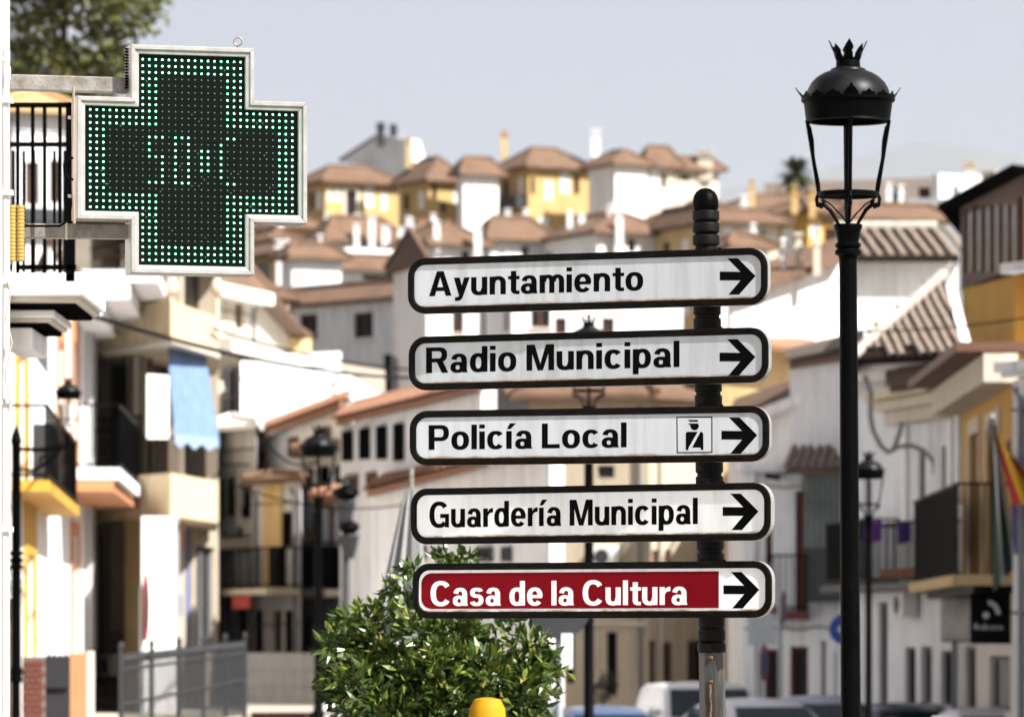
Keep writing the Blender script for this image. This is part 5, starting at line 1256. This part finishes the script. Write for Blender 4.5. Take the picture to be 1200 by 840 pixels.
# ---- other traffic signs
def disc_sign(label, x, y, Y, r, yaw, face, rim, z0, grp, back=grey, plate=None, name='traffic_sign'):
    t = thing(name, label, 'traffic sign', (*C(x, Y), z0), grp)
    p = Wp(x, y, Y); b = MB(); b.tube([(p.x, Y, z0), (p.x, Y, p.z + r*.6)], .035, 10); b.build('pole', mat('pole_grey', (.36, .38, .4), .5, metal=.3, scale=6, amount=.5), t, smooth=40)
    d = Vector((math.cos(yaw), math.sin(yaw), 0)); N = Vector((d.y, -d.x, 0)); c = p + N*.06; n_ = 28
    ci = lambda rr, o_: [c + N*o_ + d*rr*math.cos(2*math.pi*i/n_) + Vector((0, 0, rr*math.sin(2*math.pi*i/n_))) for i in range(n_)]
    b = MB(); b.extr(ci(r, -.01), N*.02); pl = b.build('disc', back, t)
    if rim:
        b = MB(); b.extr(ci(r*.99, .011), N*.003); b.build('rim', rim, pl)
    if face: b = MB(); b.extr(ci(r*(.78 if rim else .98), .0145), N*.003); b.build('face', face, pl)
    return t, c, d, N
bl = mat('traffic_blue', (.02, .07, .35), .5); rd = mat('traffic_red', (.5, .04, .03), .5)
disc_sign('round red rimmed sign seen almost edge on by the white pier', 166, 711, 76, .5, R(89), greyd, rd, .42, 'traffic signs', back=greyd)
t, c, d, N = disc_sign('round blue arrow sign half hidden by the near lamp post', 990, 737, 80, .24, R(-8), bl, None, -.6, 'traffic signs')
b = MB(); b.extr([c + N*.019 + d*x + Vector((0, 0, z)) for x, z in ((-.12, 0), (0, .12), (0, .05), (.1, .05), (.1, -.05), (0, -.05), (0, -.12))], N*.003); b.build('white_arrow', pw, t)
disc_sign('narrow no parking sign beside the dark red door', 891, 776, 84, .3, R(74), bl, rd, -.6, 'traffic signs')
disc_sign('no parking sign at the end of the lowest direction panel', 914, 712, 86, .28, R(80), bl, rd, -.6, 'traffic signs')
t, c, d, N = disc_sign('grey back of a round traffic sign with white plate right of the tree', 655, 711, 45, .28, R(0), None, None, 0, 'traffic signs', back=greyd)
b = MB(); b.extr([Wp(658, 783, 44.9), Wp(671, 783, 44.9), Wp(671, 742, 44.9), Wp(658, 742, 44.9)], (0, -.02, 0)); b.build('plate', white, t)
b = MB(); p = Wp(208, 840, 80); o = None
t = thing('sign_pole', 'slim grey blue pole rising before the walkway railing', 'pole', (p.x, 80, .42)); b.tube([(p.x, 80, .42), (p.x, 80, zz(610, 80))], .03, 10); b.build('shaft', MATS['pole_grey'], t, smooth=40); b = MB(); b.lathe([(.035, 0), (.04, .02), (.01, .05)], (p.x, 80, zz(610, 80)), 10); b.build('cap', MATS['pole_grey'], t)
# hanging grey banner shapes right of the lowest sign
t = thing('shop_shutter', 'blue grey roller shutter panel above the dark red door', 'shutter', Wp(892, 755, 95))
for k in range(9):
    b = MB(); y1 = 755 - k*4; b.extr([Wp(877, y1, 96), Wp(911, y1, 95), Wp(911, y1-3.6, 95), Wp(877, y1-3.6, 96)], (0, .05, 0)); b.build('slat', mat('blue_grey_paint', (.22, .24, .27), .6), t)

# ---- street end low wall with planter
t = thing('retaining_wall', 'grey retaining wall closing the street end behind the lamp', 'wall', (*C(328, 100), -.7))
for k in range(3):
    for j in range(7):
        x0 = 285 + j*12; b = MB(); za = zz(824 - k*20, 100); zb_ = zz(824 - k*20 - 19.6 + (j-3)*.0, 100)
        p, q = Vector(C(x0, 100 - j*.35)), Vector(C(x0+11.8, 100 - (j+1)*.35)); b.obox((p.x, p.y, za), (q.x-p.x, q.y-p.y, 0), (0, .3, 0), (0, 0, zb_-za)); b.build('panel', mat('taupe_concrete', (.2, .19, .17), .9, c2=(.13, .12, .11), scale=3, amount=.7), t)
b = MB(); p, q = Wp(285, 830, 99), Wp(370, 823, 97); b.obox(p, (q.x-p.x, q.y-p.y, 0), (0, .8, 0), (0, 0, .1)); b.build('ledge', stone, t)
t = thing('brick_planter', 'low red brick planter with pale rim at the picture bottom', 'planter', Wp(328, 845, 88))
b = MB(); p = Wp(294, 860, 88); b.obox(p, (.96, 0, 0), (0, .8, 0), (0, 0, zz(834, 88)-p.z)); b.build('basin', brick, t); b = MB(); p = Wp(290, 834, 87.9); b.obox(p, (1.08, 0, 0), (0, .9, 0), (0, 0, .09)); b.build('rim', stone, t)
t = thing('white_box', 'small white box on a stand left of the tree', 'box', Wp(389, 845, 60))
b = MB(); p = Wp(378, 834, 60); b.obox(p, (.23, 0, 0), (0, .25, 0), (0, 0, .2)); b.build('body', white, t, bevel=.015); b = MB(); b.obox(p + Vector((.02, .02, -p.z)), (.19, 0, 0), (0, .2, 0), (0, 0, p.z)); b.build('stand', stone, t)

# ---- overhead cables
def cable(label, pts, r):
    b = MB(); b.tube(pts, r, 6); return setp(b.build('overhead_cable', black, None, loc=pts[0]), label, 'cable', 'overhead cables')
def sag(a, c, s, n=14): return [a.lerp(c, i/n) - Vector((0, 0, 4*s*(i/n)*(1-i/n))) for i in range(n+1)]
cable('dark cable crossing before the beige upper balcony towards the signs', sag(Wp(95, 366, 62), Wp(625, 428, 111.5), .5), .03)
cable('second dark cable close above the white block', sag(Wp(250, 385, 98), Wp(560, 432, 127), .3), .03)
cable('thin wire slanting across the ochre wall at right', sag(Wp(1000, 388, 70), Wp(1205, 372, 70), .05), .012)
cable('wire swag under the white fascia near the centre left', sag(Wp(258, 560, 85), Wp(480, 590, 85), .25), .014)
cable('wire running down from the white block to the left lamp', sag(Wp(300, 500, 90), Wp(372, 540, 88), .3), .02)

# ================================================================== TREES
def leaves(b, blobs, n, ln, wd, rnd, up=.35, shell=.55):
    tot = sum(r[0]*r[1]*r[2] for _, r in blobs)
    for c, r in blobs:
        m = int(n * r[0]*r[1]*r[2] / tot) + 1
        for _ in range(m):
            d = Vector((rnd.gauss(0, 1), rnd.gauss(0, 1), rnd.gauss(0, 1))).normalized()
            k = shell + (1-shell)*rnd.random()**.6
            if rnd.random() < .25: k = rnd.random()**.5
            p = Vector(c) + Vector((d.x*r[0], d.y*r[1], d.z*r[2]))*k*(1 + .12*math.sin(d.x*9 + d.z*7))
            ax = (d + Vector((rnd.gauss(0, .6), rnd.gauss(0, .6), rnd.gauss(0, .6) + up))).normalized()
            sd_ = ax.cross(Vector((rnd.gauss(0, 1), rnd.gauss(0, 1), rnd.gauss(0, 1)))).normalized(); nn = ax.cross(sd_)
            L = ln*rnd.uniform(.5, 1.25); W = wd*rnd.uniform(.7, 1.1)
            b.add([p, p + ax*L*.45 + sd_*W - nn*W*.35, p + ax*L - nn*L*.12, p + ax*L*.45 - sd_*W - nn*W*.35, p + ax*L*.5 + nn*W*.15],
                  [(0, 1, 4), (1, 2, 4), (2, 3, 4), (3, 0, 4)])
def leafmat(name, c, c2, sc_, rough=.45):
    m = mat(name, c, rough, c2=c2, scale=sc_, amount=1., spec=.4)
    b = m.node_tree.nodes["Principled BSDF"]; l = m.node_tree.links
    tr = m.node_tree.nodes.new("ShaderNodeBsdfTranslucent"); ad = m.node_tree.nodes.new("ShaderNodeMixShader"); ad.inputs[0].default_value = .14
    src = b.inputs["Base Color"].links[0].from_socket; l.new(src, tr.inputs[0]); l.new(b.outputs[0], ad.inputs[1]); l.new(tr.outputs[0], ad.inputs[2]); l.new(ad.outputs[0], m.node_tree.nodes["Material Output"].inputs[0]); return m
bark = mat('bark', (.12, .08, .05), .95, c2=(.06, .04, .025), scale=12, amount=.8, bump=.5, bscale=20)
Yt = 27.5; k = Yt/F
def bl_(x, y, rx, rz, dy=0): return (Wp(x, y, Yt+dy), (rx*k, (rx+rz)/2*k, rz*k))
t = thing('orange_tree', 'small dense glossy green orange tree below the lowest sign', 'tree', (*C(545, Yt), .0))
b = MB(); rnd = random.Random(11)
clumps = []
for _ in range(64):
    a = rnd.uniform(0, 2*math.pi); q = rnd.random()**.5
    x, y = 512 + 112*q*math.cos(a), 806 - 68*q*math.sin(a)
    clumps.append(bl_(x, y, rnd.uniform(18, 30), rnd.uniform(14, 24), rnd.uniform(-.42, .35)*(1-.5*q)))
clumps += [bl_(478, 690, 14, 22, .2), bl_(470, 715, 18, 18, .2), bl_(535, 672, 20, 18, .2), bl_(520, 700, 30, 26, .2), bl_(575, 722, 30, 20, .1), bl_(425, 798, 34, 28, .15), bl_(412, 774, 26, 20, .2), bl_(440, 750, 20, 16, .1), bl_(455, 830, 40, 26, .1), bl_(620, 770, 22, 30), bl_(612, 815, 26, 24), bl_(395, 800, 14, 16, .2)]
leaves(b, clumps, 5600, .088, .02, rnd, up=.25, shell=.3)
b3 = MB(); leaves(b3, clumps, 1500, .09, .021, rnd, up=.45, shell=.6)
for x, y in ((519, 655), (548, 652), (384, 756), (404, 724), (640, 770), (636, 752), (645, 790), (455, 692), (484, 668)):
    leaves(b, [bl_(x, y, 8, 9)], 26, .08, .018, rnd, shell=0)
tw = MB(); b4 = MB(); cc = Wp(515, 790, Yt)
for _ in range(46):
    c_, r_ = rnd.choice(clumps); d = (Vector(c_) - cc); d = (d.normalized() if d.length > .05 else Vector((0, 0, 1)))
    d = (d + Vector((rnd.gauss(0, .35), rnd.gauss(0, .35) - .15, rnd.uniform(0, .7)))).normalized(); p0 = Vector(c_) + d*r_[0]*.5
    L = rnd.uniform(.1, .2); p1 = p0 + d*L*.6 + Vector((0, 0, .01)); p2 = p0 + d*L + Vector((0, 0, -.01)); tw.tube([p0, p1, p2], [.004, .003, .0015], 5)
    for q in range(7):
        s_ = .2 + .8*q/6; p = p0.lerp(p1, s_*1.4) if s_ < .6 else p1.lerp(p2, (s_-.6)/.4)
        sd_ = d.cross(Vector((rnd.gauss(0, 1), rnd.gauss(0, 1), rnd.gauss(0, 1)))).normalized(); ax = (d*.8 + sd_*(.9 if q % 2 else -.9)).normalized(); n2_ = ax.cross(d).normalized()
        l_ = rnd.uniform(.05, .085); w_ = l_*.22; side = ax.cross(n2_)
        (b3 if rnd.random() < .6 else b).add([p, p + ax*l_*.45 + side*w_ - n2_*w_*.3, p + ax*l_, p + ax*l_*.45 - side*w_ - n2_*w_*.3, p + ax*l_*.5 + n2_*w_*.15], [(0, 1, 4), (1, 2, 4), (2, 3, 4), (3, 0, 4)])
leaves(b4, clumps, 130, .075, .019, rnd, up=-.2, shell=.75)
tw.build('twigs', bark, t, kind='stuff', label='thin twigs at the crown edge')
b4.build('yellowed_leaves', leafmat('yellowed_leaf', (.3, .24, .04), (.2, .13, .03), 9, .5), t, kind='stuff', label='a few yellowed leaves')
b.build('crown', leafmat('orange_leaf', (.017, .04, .006), (.065, .1, .014), 11, .3), t, kind='stuff', label='glossy green leaves')
b3.build('sunlit_new_growth', leafmat('sunlit_new_leaf', (.15, .19, .03), (.07, .11, .015), 9, .3), t, kind='stuff', label='paler yellow green leaves')  # new growth, with sunlight on the leaves painted into the paler colour
b = MB(); leaves(b, [bl_(406, 750, 26, 28, .2), bl_(430, 728, 20, 20, .2), bl_(396, 782, 16, 24, .25), bl_(446, 712, 12, 12, .2)], 520, .07, .018, rnd); b.build('young_shoots', leafmat('young_leaf', (.11, .14, .012), (.05, .09, .012), 7), t, kind='stuff', label='yellow green young leaves at the left')
b = MB(); b.tube([Wp(542, 1130, Yt), Wp(541, 900, Yt), Wp(543, 820, Yt)], [.05, .045, .035], 9)
for x, y, dy in ((470, 760, 0), (600, 760, -.1), (540, 690, .1), (430, 780, .1), (500, 740, .2)): b.tube([Wp(542, 840, Yt), Wp((542+x)/2, (815+y)/2, Yt+dy/2), Wp(x, y, Yt+dy)], [.028, .02, .008], 6)
b.build('trunk', bark, t, smooth=50)
# yellow bin by the trunk
t = thing('yellow_bin', 'bright yellow bin below the orange tree', 'bin', Wp(571, 900, 26.7))
b = MB(); p = Wp(571, 819, 26.7); b.lathe([(.1, -p.z+.02), (.1, -.12), (.095, -.05), (.07, 0), (.02, .01)], p, 20); b.build('shell', mat('bin_yellow', (.42, .22, .004), .6, spec=.15, c2=(.25, .12, .01), scale=14, amount=.7), t, smooth=50)
b = MB(); b.lathe([(.103, -.16), (.106, -.12), (.1, -.11)], p, 20); b.build('lid_rim', mat('bin_yellow_dark', (.4, .2, .004), .5, spec=.2), t, smooth=50)
# folded parasol
t = thing('folded_parasol', 'folded grey cafe parasol behind the left ends of the signs', 'parasol', (*C(470, 42), 0))
b = MB(); ap = Wp(482, 560, 42); n_ = 20; vs_ = [ap]
for j in range(1, 9):
    for i in range(n_):
        a = 2*math.pi*i/n_; s_ = j/8; r_ = (.03 + .2*s_)*(1 + .28*math.cos(i*math.pi)); vs_.append(Vector((ap.x - .09*s_ + r_*math.cos(a), ap.y + r_*math.sin(a), ap.z - 1.6*s_)))
fs = [(0, 1+i, 1+(i+1) % n_) for i in range(n_)] + [(1+(j)*n_+i, 1+(j+1)*n_+i, 1+(j+1)*n_+(i+1) % n_, 1+j*n_+(i+1) % n_) for j in range(7) for i in range(n_)]
b.add(vs_, fs); b.build('canopy', mat('grey_canvas', (.2, .2, .2), .9, c2=(.34, .34, .33), scale=4, amount=.7), t, smooth=30)
b = MB(); b.tube([(ap.x-.05, 42, 0), (ap.x, 42, ap.z+.08)], .025, 8); b.build('pole', steel, t)
# white chairs under the tree
for x, lb in ((416, 'pale cafe chair back peeking below the tree at left'), (438, 'second pale cafe chair back below the tree, nearer its trunk')):
    t = thing('cafe_chair', lb, 'chair', (*C(x, 30), 0), 'chairs below the tree')
    p = Wp(x, 836, 30); z_ = p.z
    b = MB(); b.box((p.x, 30, z_-.12), (.09, .03, .24), ry=.15); b.build('backrest', mat('pale_plastic', (.6, .6, .58), .5), t, bevel=.01)
    b = MB(); b.box((p.x, 29.8, .6), (.36, .38, .04)); b.build('seat', MATS['pale_plastic'], t, bevel=.01)
    for i in (-1, 1):
        for j in (-1, 1):
            b = MB(); b.tube([(p.x + i*.16, 29.8 + j*.17, .6), (p.x + i*.19, 29.8 + j*.2, 0)], .014, 6); b.build('leg', steel, t)
# top left big tree
Yt2 = 135.; k = Yt2/F
def b2_(x, y, rx, rz, dy=0): return (Wp(x, y, Yt2+dy), (rx*k, (rx+rz)*.6*k, rz*k))
t = thing('pine_tree', 'olive green tree behind the green cross at top left', 'tree', (*C(74, Yt2), 0))
b = MB(); rnd = random.Random(5)
bs = [b2_(40, 35, 36, 32), b2_(95, 5, 50, 30), b2_(150, 18, 42, 26), b2_(118, 60, 34, 28), b2_(60, 85, 52, 34, .4), b2_(20, 75, 22, 30), b2_(140, 78, 28, 22), b2_(180, -10, 28, 22), b2_(110, 100, 38, 22), b2_(25, 10, 20, 20), b2_(75, -40, 90, 40), b2_(30, 118, 40, 20, .5)]
leaves(b, bs, 6600, .26, .085, rnd, up=.1, shell=.2)
b.build('crown', leafmat('olive_leaf', (.085, .095, .026), (.15, .15, .045), 2.5), t, kind='stuff', label='loose olive green foliage with gaps')
b = MB(); b.tube([(Wp(72, 0, Yt2).x, Yt2, 0), Wp(73, 300, Yt2), Wp(74, 120, Yt2), Wp(75, 10, Yt2), Wp(76, -60, Yt2)], [.19, .16, .12, .1, .06], 8)
for x, y in ((40, 40), (115, 60), (145, 20), (60, 90), (20, 80), (120, 100)): b.tube([Wp(74, y+40, Yt2), Wp((74+x)/2, y+16, Yt2), Wp(x, y, Yt2)], [.065, .05, .02], 5)
b.build('trunk', bark, t)
# distant palm
Yq = 240.; p = Wp(933, 232, Yq)
t = thing('palm_tree', 'distant round crowned palm left of the near lamp head', 'tree', (p.x, Yq, gz(Yq)))
b = MB(); c = Wp(933, 203, Yq); rnd = random.Random(8)
for i in range(90):
    a = rnd.uniform(0, 2*math.pi); e_ = rnd.uniform(-.7, 1.4); L = rnd.uniform(.8, 1.25); d = Vector((math.cos(a)*math.cos(e_), math.sin(a)*math.cos(e_), math.sin(e_))); sd_ = d.cross(Vector((0, 0, 1))).normalized()
    pts = [c + d*L*s_ - Vector((0, 0, .28*s_*s_)) for s_ in (0, .4, .75, 1)]; ws = (.04, .15, .13, .01)
    vs_ = []
    for q, w_ in zip(pts, ws): vs_ += [q - sd_*w_, q + sd_*w_]
    b.add(vs_, [(0, 1, 3, 2), (2, 3, 5, 4), (4, 5, 7, 6)])
b.build('crown', leafmat('palm_leaf', (.04, .05, .025), (.07, .075, .03), 1.5), t, kind='stuff', label='spiky dark palm fronds')
b = MB(); b.tube([(p.x, Yq, gz(Yq)), (p.x, Yq, c.z)], [.3, .22], 10); b.build('trunk', bark, t)
# green shrub at left by the thin post
t = thing('shrub', 'small green shrub glimpsed at the left edge behind the thin post', 'shrub', (*C(12, 62), .4))
b = MB(); k = 62/F; leaves(b, [(Wp(12, 690, 62), (14*k, 14*k, 40*k))], 300, .07, .02, random.Random(1)); b.build('foliage', leafmat('shrub_leaf', (.05, .09, .02), (.08, .13, .03), 5), t, kind='stuff'); b = MB(); b.tube([(Wp(12, 690, 62).x, 62, .3), Wp(12, 700, 62)], .02, 6); b.build('stem', bark, t)
# potted cypress-like shrub beside the dark door
t = thing('potted_shrub', 'dark potted shrub before the beige wall behind the cars', 'shrub', (*C(707, 104), -.65))
b = MB(); k = 104/F; leaves(b, [(Wp(712, 803, 104), (11*k, 11*k, 16*k)), (Wp(703, 810, 104), (10*k, 10*k, 12*k))], 300, .08, .03, random.Random(2)); b.build('foliage', leafmat('dark_shrub_leaf', (.015, .02, .01), (.03, .035, .015), 5), t, kind='stuff'); b = MB(); b.lathe([(.14, 0), (.2, .35), (.21, .38)], (*C(707, 104), -.65), 12); b.build('pot', greyd, t); b = MB(); b.tube([(*C(707, 104), -.3), Wp(707, 812, 104)], .03, 6); b.build('stem', bark, t)

# ================================================================== CARS
tyre = mat('tyre', (.015, .015, .015), .9); rim = mat('wheel_rim', (.35, .35, .36), .4, metal=.7)
carglass = mat('car_glass', (.008, .014, .018), .08, spec=.35, c2=(.02, .035, .04), scale=2)
lampm = mat('headlamp', (.6, .6, .6), .15, spec=.8); redlamp = mat('tail_lamp', (.3, .01, .01), .3)
def car(label, px, py_roof, Y, body_m, van=False, yaw=0., height=1.45):
    zr = zz(py_roof, Y); g0 = zr - height; X = (px-CX)/F*Y
    t = thing('parked_van' if van else 'parked_car', label, 'van' if van else 'car', (X, Y, g0), 'vehicles parked along the street')
    L, Wd = (4.2, 1.76) if not van else (4.1, 1.8)
    cy, sy = math.cos(yaw), math.sin(yaw)
    T = lambda x, y, z: Vector((X + y*cy + x*sy, Y - x*cy*1.0 + y*sy + 0, g0 + z))   # x forward = towards the camera
    h = height/1.45
    # stations: x, bottom z, belt z, half width at belt
    low = [(2.1, .3, .55, .62), (2.0, .24, .68, .74), (1.75, .2, .78, .82), (1.1, .2, .9, .87), (.3, .2, .95, .88), (-.8, .2, .96, .88), (-1.6, .2, .97, .86), (-2.0, .26, .93, .8), (-2.1, .34, .75, .7)]
    ring = lambda x, zb, zt, w_: [T(x, -w_*.86, zb*h), T(x, -w_, (zb+.15)*h), T(x, -w_*1.01, (zb+zt)/2*h), T(x, -w_*.97, (zt-.05)*h), T(x, -w_*.85, zt*h), T(x, w_*.85, zt*h), T(x, w_*.97, (zt-.05)*h), T(x, w_*1.01, (zb+zt)/2*h), T(x, w_, (zb+.15)*h), T(x, w_*.86, zb*h)]
    b = MB(); vs_ = []; n_ = 10
    for s_ in low: vs_ += ring(*s_)
    fs = [(i*n_+k, i*n_+(k+1) % n_, (i+1)*n_+(k+1) % n_, (i+1)*n_+k) for i in range(len(low)-1) for k in range(n_)]
    fs += [tuple(range(n_-1, -1, -1)), tuple(range((len(low)-1)*n_, len(low)*n_))]
    b.add(vs_, fs); bd = b.build('body', body_m, t, smooth=50)
    # greenhouse: base and roof outline
    if van: st = [(1.05, .92, .80, .92, .02), (.55, 1.38, .74, .93, 1), (.3, 1.43, .70, .93, 1), (-.6, 1.45, .70, .94, 1), (-1.8, 1.43, .70, .95, 1), (-2.0, 1.36, .70, .95, 1), (-2.06, .95, .8, .93, .02)]
    else: st = [(1.05, .92, .80, .9, .02), (.35, 1.34, .66, .93, 1), (.05, 1.42, .62, .94, 1), (-.5, 1.45, .61, .95, 1), (-1.1, 1.42, .61, .95, 1), (-1.5, 1.33, .62, .95, 1), (-1.95, .96, .76, .95, .02)]
    b = MB(); vs_ = []
    for x, zt, wt, zb, kk in st: vs_ += [T(x, -.84, zb*h-.02), T(x, -wt-.02, (zb+(zt-zb)*.86)*h), T(x, -wt+.08, (zt-.012)*h), T(x, 0, zt*h + .012*kk), T(x, wt-.08, (zt-.012)*h), T(x, wt+.02, (zb+(zt-zb)*.86)*h), T(x, .84, zb*h-.02)]
    n_ = 7; fs = [(i*n_+k, i*n_+k+1, (i+1)*n_+k+1, (i+1)*n_+k) for i in range(len(st)-1) for k in range(n_-1)]; fs = [q[::-1] for q in fs]
    b.add(vs_, fs); b.build('cabin', body_m, t, smooth=45)
    # windows laid proud of the cabin
    def glass_quad(nm, pts, nrm):
        b = MB(); b.extr([p + nrm*.012 for p in pts], nrm*.008); return b.build(nm, carglass, t)
    xa, xb = st[0], st[1]
    lerp = lambda a, c, k: a + (c-a)*k
    wf = [T(lerp(xa[0], xb[0], .08), -.72, lerp(xa[1], xb[1], .1)*h), T(lerp(xa[0], xb[0], .08), .72, lerp(xa[1], xb[1], .1)*h), T(lerp(xa[0], xb[0], .92), xb[2]-.08, lerp(xa[1], xb[1], .93)*h), T(lerp(xa[0], xb[0], .92), -xb[2]+.08, lerp(xa[1], xb[1], .93)*h)]
    fw_ = (T(1, 0, .6) - T(0, 0, 0)).normalized(); glass_quad('windscreen', wf, fw_)
    xa, xb = st[-1], st[-2]
    wr = [T(lerp(xa[0], xb[0], .12), .68, lerp(xa[1], xb[1], .15)*h), T(lerp(xa[0], xb[0], .12), -.68, lerp(xa[1], xb[1], .15)*h), T(lerp(xa[0], xb[0], .9), -xb[2]+.08, lerp(xa[1], xb[1], .9)*h), T(lerp(xa[0], xb[0], .9), xb[2]-.08, lerp(xa[1], xb[1], .9)*h)]
    glass_quad('rear_window', wr, (T(-1, 0, .5) - T(0, 0, 0)).normalized())
    for sgn in (-1, 1):
        for x0, x1 in ((.55, -.35), (-.45, -1.35)):
            zt_ = 1.30; nn = (T(0, sgn, .25) - T(0, 0, 0)).normalized()
            top = .0 if x0 > 0 else 0
            q = [T(x0, sgn*.83, 1.0*h), T(x1, sgn*.83, 1.0*h), T(x1, sgn*.68, zt_*h), T(x0-(.3 if x0 > 0 else 0), sgn*.68, zt_*h)]
            glass_quad('side_window', q, nn)
        b = MB(); b.box(T(.78, sgn*.98, 1.02*h), (.2, .12, .14), rz=yaw); b.build('mirror', body_m, t, bevel=.03)
        b = MB(); b.box(T(1.98, sgn*.6, .64*h), (.26, .14, .14), rz=yaw); b.build('headlight', lampm, t, bevel=.03)
        b = MB(); b.box(T(-2.03, sgn*.66, .78*h), (.18, .1, .22), rz=yaw); b.build('tail_light', redlamp, t, bevel=.02)
        for x in (1.32, -1.3):
            c_ = T(x, sgn*.8, .31); ax = (T(0, sgn, 0) - T(0, 0, 0)).normalized()
            b = MB(); b.tube([c_ - ax*.1, c_ + ax*.1], .31, 20); wl = b.build('wheel', tyre, t, smooth=40)
            b = MB(); b.tube([c_ + ax*.101, c_ + ax*.115], .2, 16); b.build('rim', rim, wl, smooth=40)
    b = MB(); b.box(T(2.08, 0, .38*h), (.5, .03, .11), rz=yaw); b.build('number_plate', white, t)
    b = MB(); b.box(T(2.07, 0, .55*h), (.8, .06, .1), rz=yaw); b.build('grille', blackf, t)
    return t
paint = lambda n_, c: mat(n_, c, .25, spec=.6, c2=tuple(x*.85 for x in c), scale=1.5)
car('dark blue car roof left of the white van', 711, 827, 84, paint('car_navy', (.06, .09, .16)), yaw=.1)
car('white van behind the sign post foot', 822, 799, 88, paint('car_white', (.72, .72, .72)), van=True, yaw=.15, height=1.75)
car('white hatchback right of the sign post foot', 892, 818, 80, paint('car_white', (.72, .72, .72)), yaw=.3)
car('silver blue hatchback left of the near lamp post', 965, 815, 84, paint('car_silver', (.36, .4, .5)), yaw=.12)
car('dark grey car right of the near lamp post', 1066, 823, 86, paint('car_grey', (.1, .11, .14)), yaw=.1)
car('white car at the bottom right corner', 1165, 829, 78, paint('car_white', (.72, .72, .72)), yaw=.1)
car('dark car half hidden behind the orange tree and sign pole', 622, 826, 90, paint('car_dark', (.05, .06, .08)), yaw=.05)

# ================================================================== PEOPLE
def person(label, px, py, Y, hair, top, leg):
    H = 1.66; zt = zz(py, Y); g0 = zt - H; X = (px-CX)/F*Y
    t = thing('person', label, 'person', (X, Y, g0))
    J = [(0, 0, .93), (0, 0, 1.12), (0, 0, 1.33), (0, 0, 1.42), (0, -.01, 1.5), (0, -.015, 1.57),
         (.17, 0, 1.36), (.23, .02, 1.1), (.22, -.08, .87), (-.17, 0, 1.36), (-.23, .02, 1.1), (-.22, -.08, .87),
         (.09, 0, .88), (.1, -.02, .48), (.1, .02, .08), (.11, -.12, .04), (-.09, 0, .88), (-.1, .03, .48), (-.1, .06, .08), (-.11, -.07, .04)]
    E = [(0, 1), (1, 2), (2, 3), (3, 4), (4, 5), (2, 6), (6, 7), (7, 8), (2, 9), (9, 10), (10, 11), (0, 12), (12, 13), (13, 14), (14, 15), (0, 16), (16, 17), (17, 18), (18, 19)]
    rr = [.15, .13, .14, .055, .085, .075, .065, .048, .032, .065, .048, .032, .09, .06, .042, .035, .09, .06, .042, .035]
    def skin(name, idx, m, grow=0, par=t):
        mp = {j: i for i, j in enumerate(idx)}; me = bpy.data.meshes.new(name)
        me.from_pydata([Vector(J[j]) for j in idx], [(mp[a], mp[b]) for a, b in E if a in mp and b in mp], [])
        o = bpy.data.objects.new(name, me); col.objects.link(o); o.modifiers.new('skin', 'SKIN')
        for i, j in enumerate(idx): me.skin_vertices[0].data[i].radius = (rr[j]+grow, (rr[j]+grow)*.85)
        me.skin_vertices[0].data[0].use_root = True
        o.parent = par; me.materials.append(m)
        s_ = o.modifiers.new('sub', 'SUBSURF'); s_.levels = s_.render_levels = 2; OFF[o.name] = OFF[t.name]; return o
    body = skin('body', list(range(20)), mat('skin', (.5, .3, .22), .6))
    skin('shirt', [1, 2, 0, 6, 7, 9, 10], top, .018); skin('trousers', [0, 12, 13, 14, 16, 17, 18], leg, .018)
    b = MB(); b.lathe([(.03, -.14), (.095, -.1), (.105, 0), (.09, .06), (.05, .1), (.01, .115)], Vector((X, Y+.02, g0 + 1.55)), 14); b.build('hair', hair, t, smooth=60)
    for s_ in (-1, 1):
        b = MB(); b.lathe([(.003, -.012), (.012, 0), (.003, .012)], Vector((X + s_*.032, Y-.088, g0+1.54)), 8); b.build('eye', blackf, t)
    b = MB(); b.lathe([(.004, -.02), (.014, -.01), (.006, .03)], Vector((X, Y-.098, g0+1.52)), 8); b.build('nose', MATS['skin'], t)
person('person with red brown hair standing behind the white car', 1158, 810, 82, mat('red_hair', (.2, .05, .02), .7), mat('lilac_shirt', (.5, .5, .6), .9), greyd)
person('person with dark hair standing furthest right behind the white car', 1177, 811, 83, mat('dark_hair', (.015, .01, .01), .7), mat('rust_shirt', (.2, .08, .05), .9), greyd)
# ================================================================== HAZE
b = MB(); b.obox((-32000, -60, -90), (64000, 0, 0), (0, 34000, 0), (0, 0, 3150))
m = bpy.data.materials.new('haze_air'); m.use_nodes = True
n, l = m.node_tree.nodes, m.node_tree.links
n.remove(n["Principled BSDF"]); pv = n.new("ShaderNodeVolumePrincipled"); pv.inputs["Color"].default_value = (.86, .9, 1, 1); pv.inputs["Density"].default_value = .00003; pv.inputs["Anisotropy"].default_value = .2
l.new(pv.outputs[0], n["Material Output"].inputs["Volume"])
o = b.build('haze', m, kind='stuff')
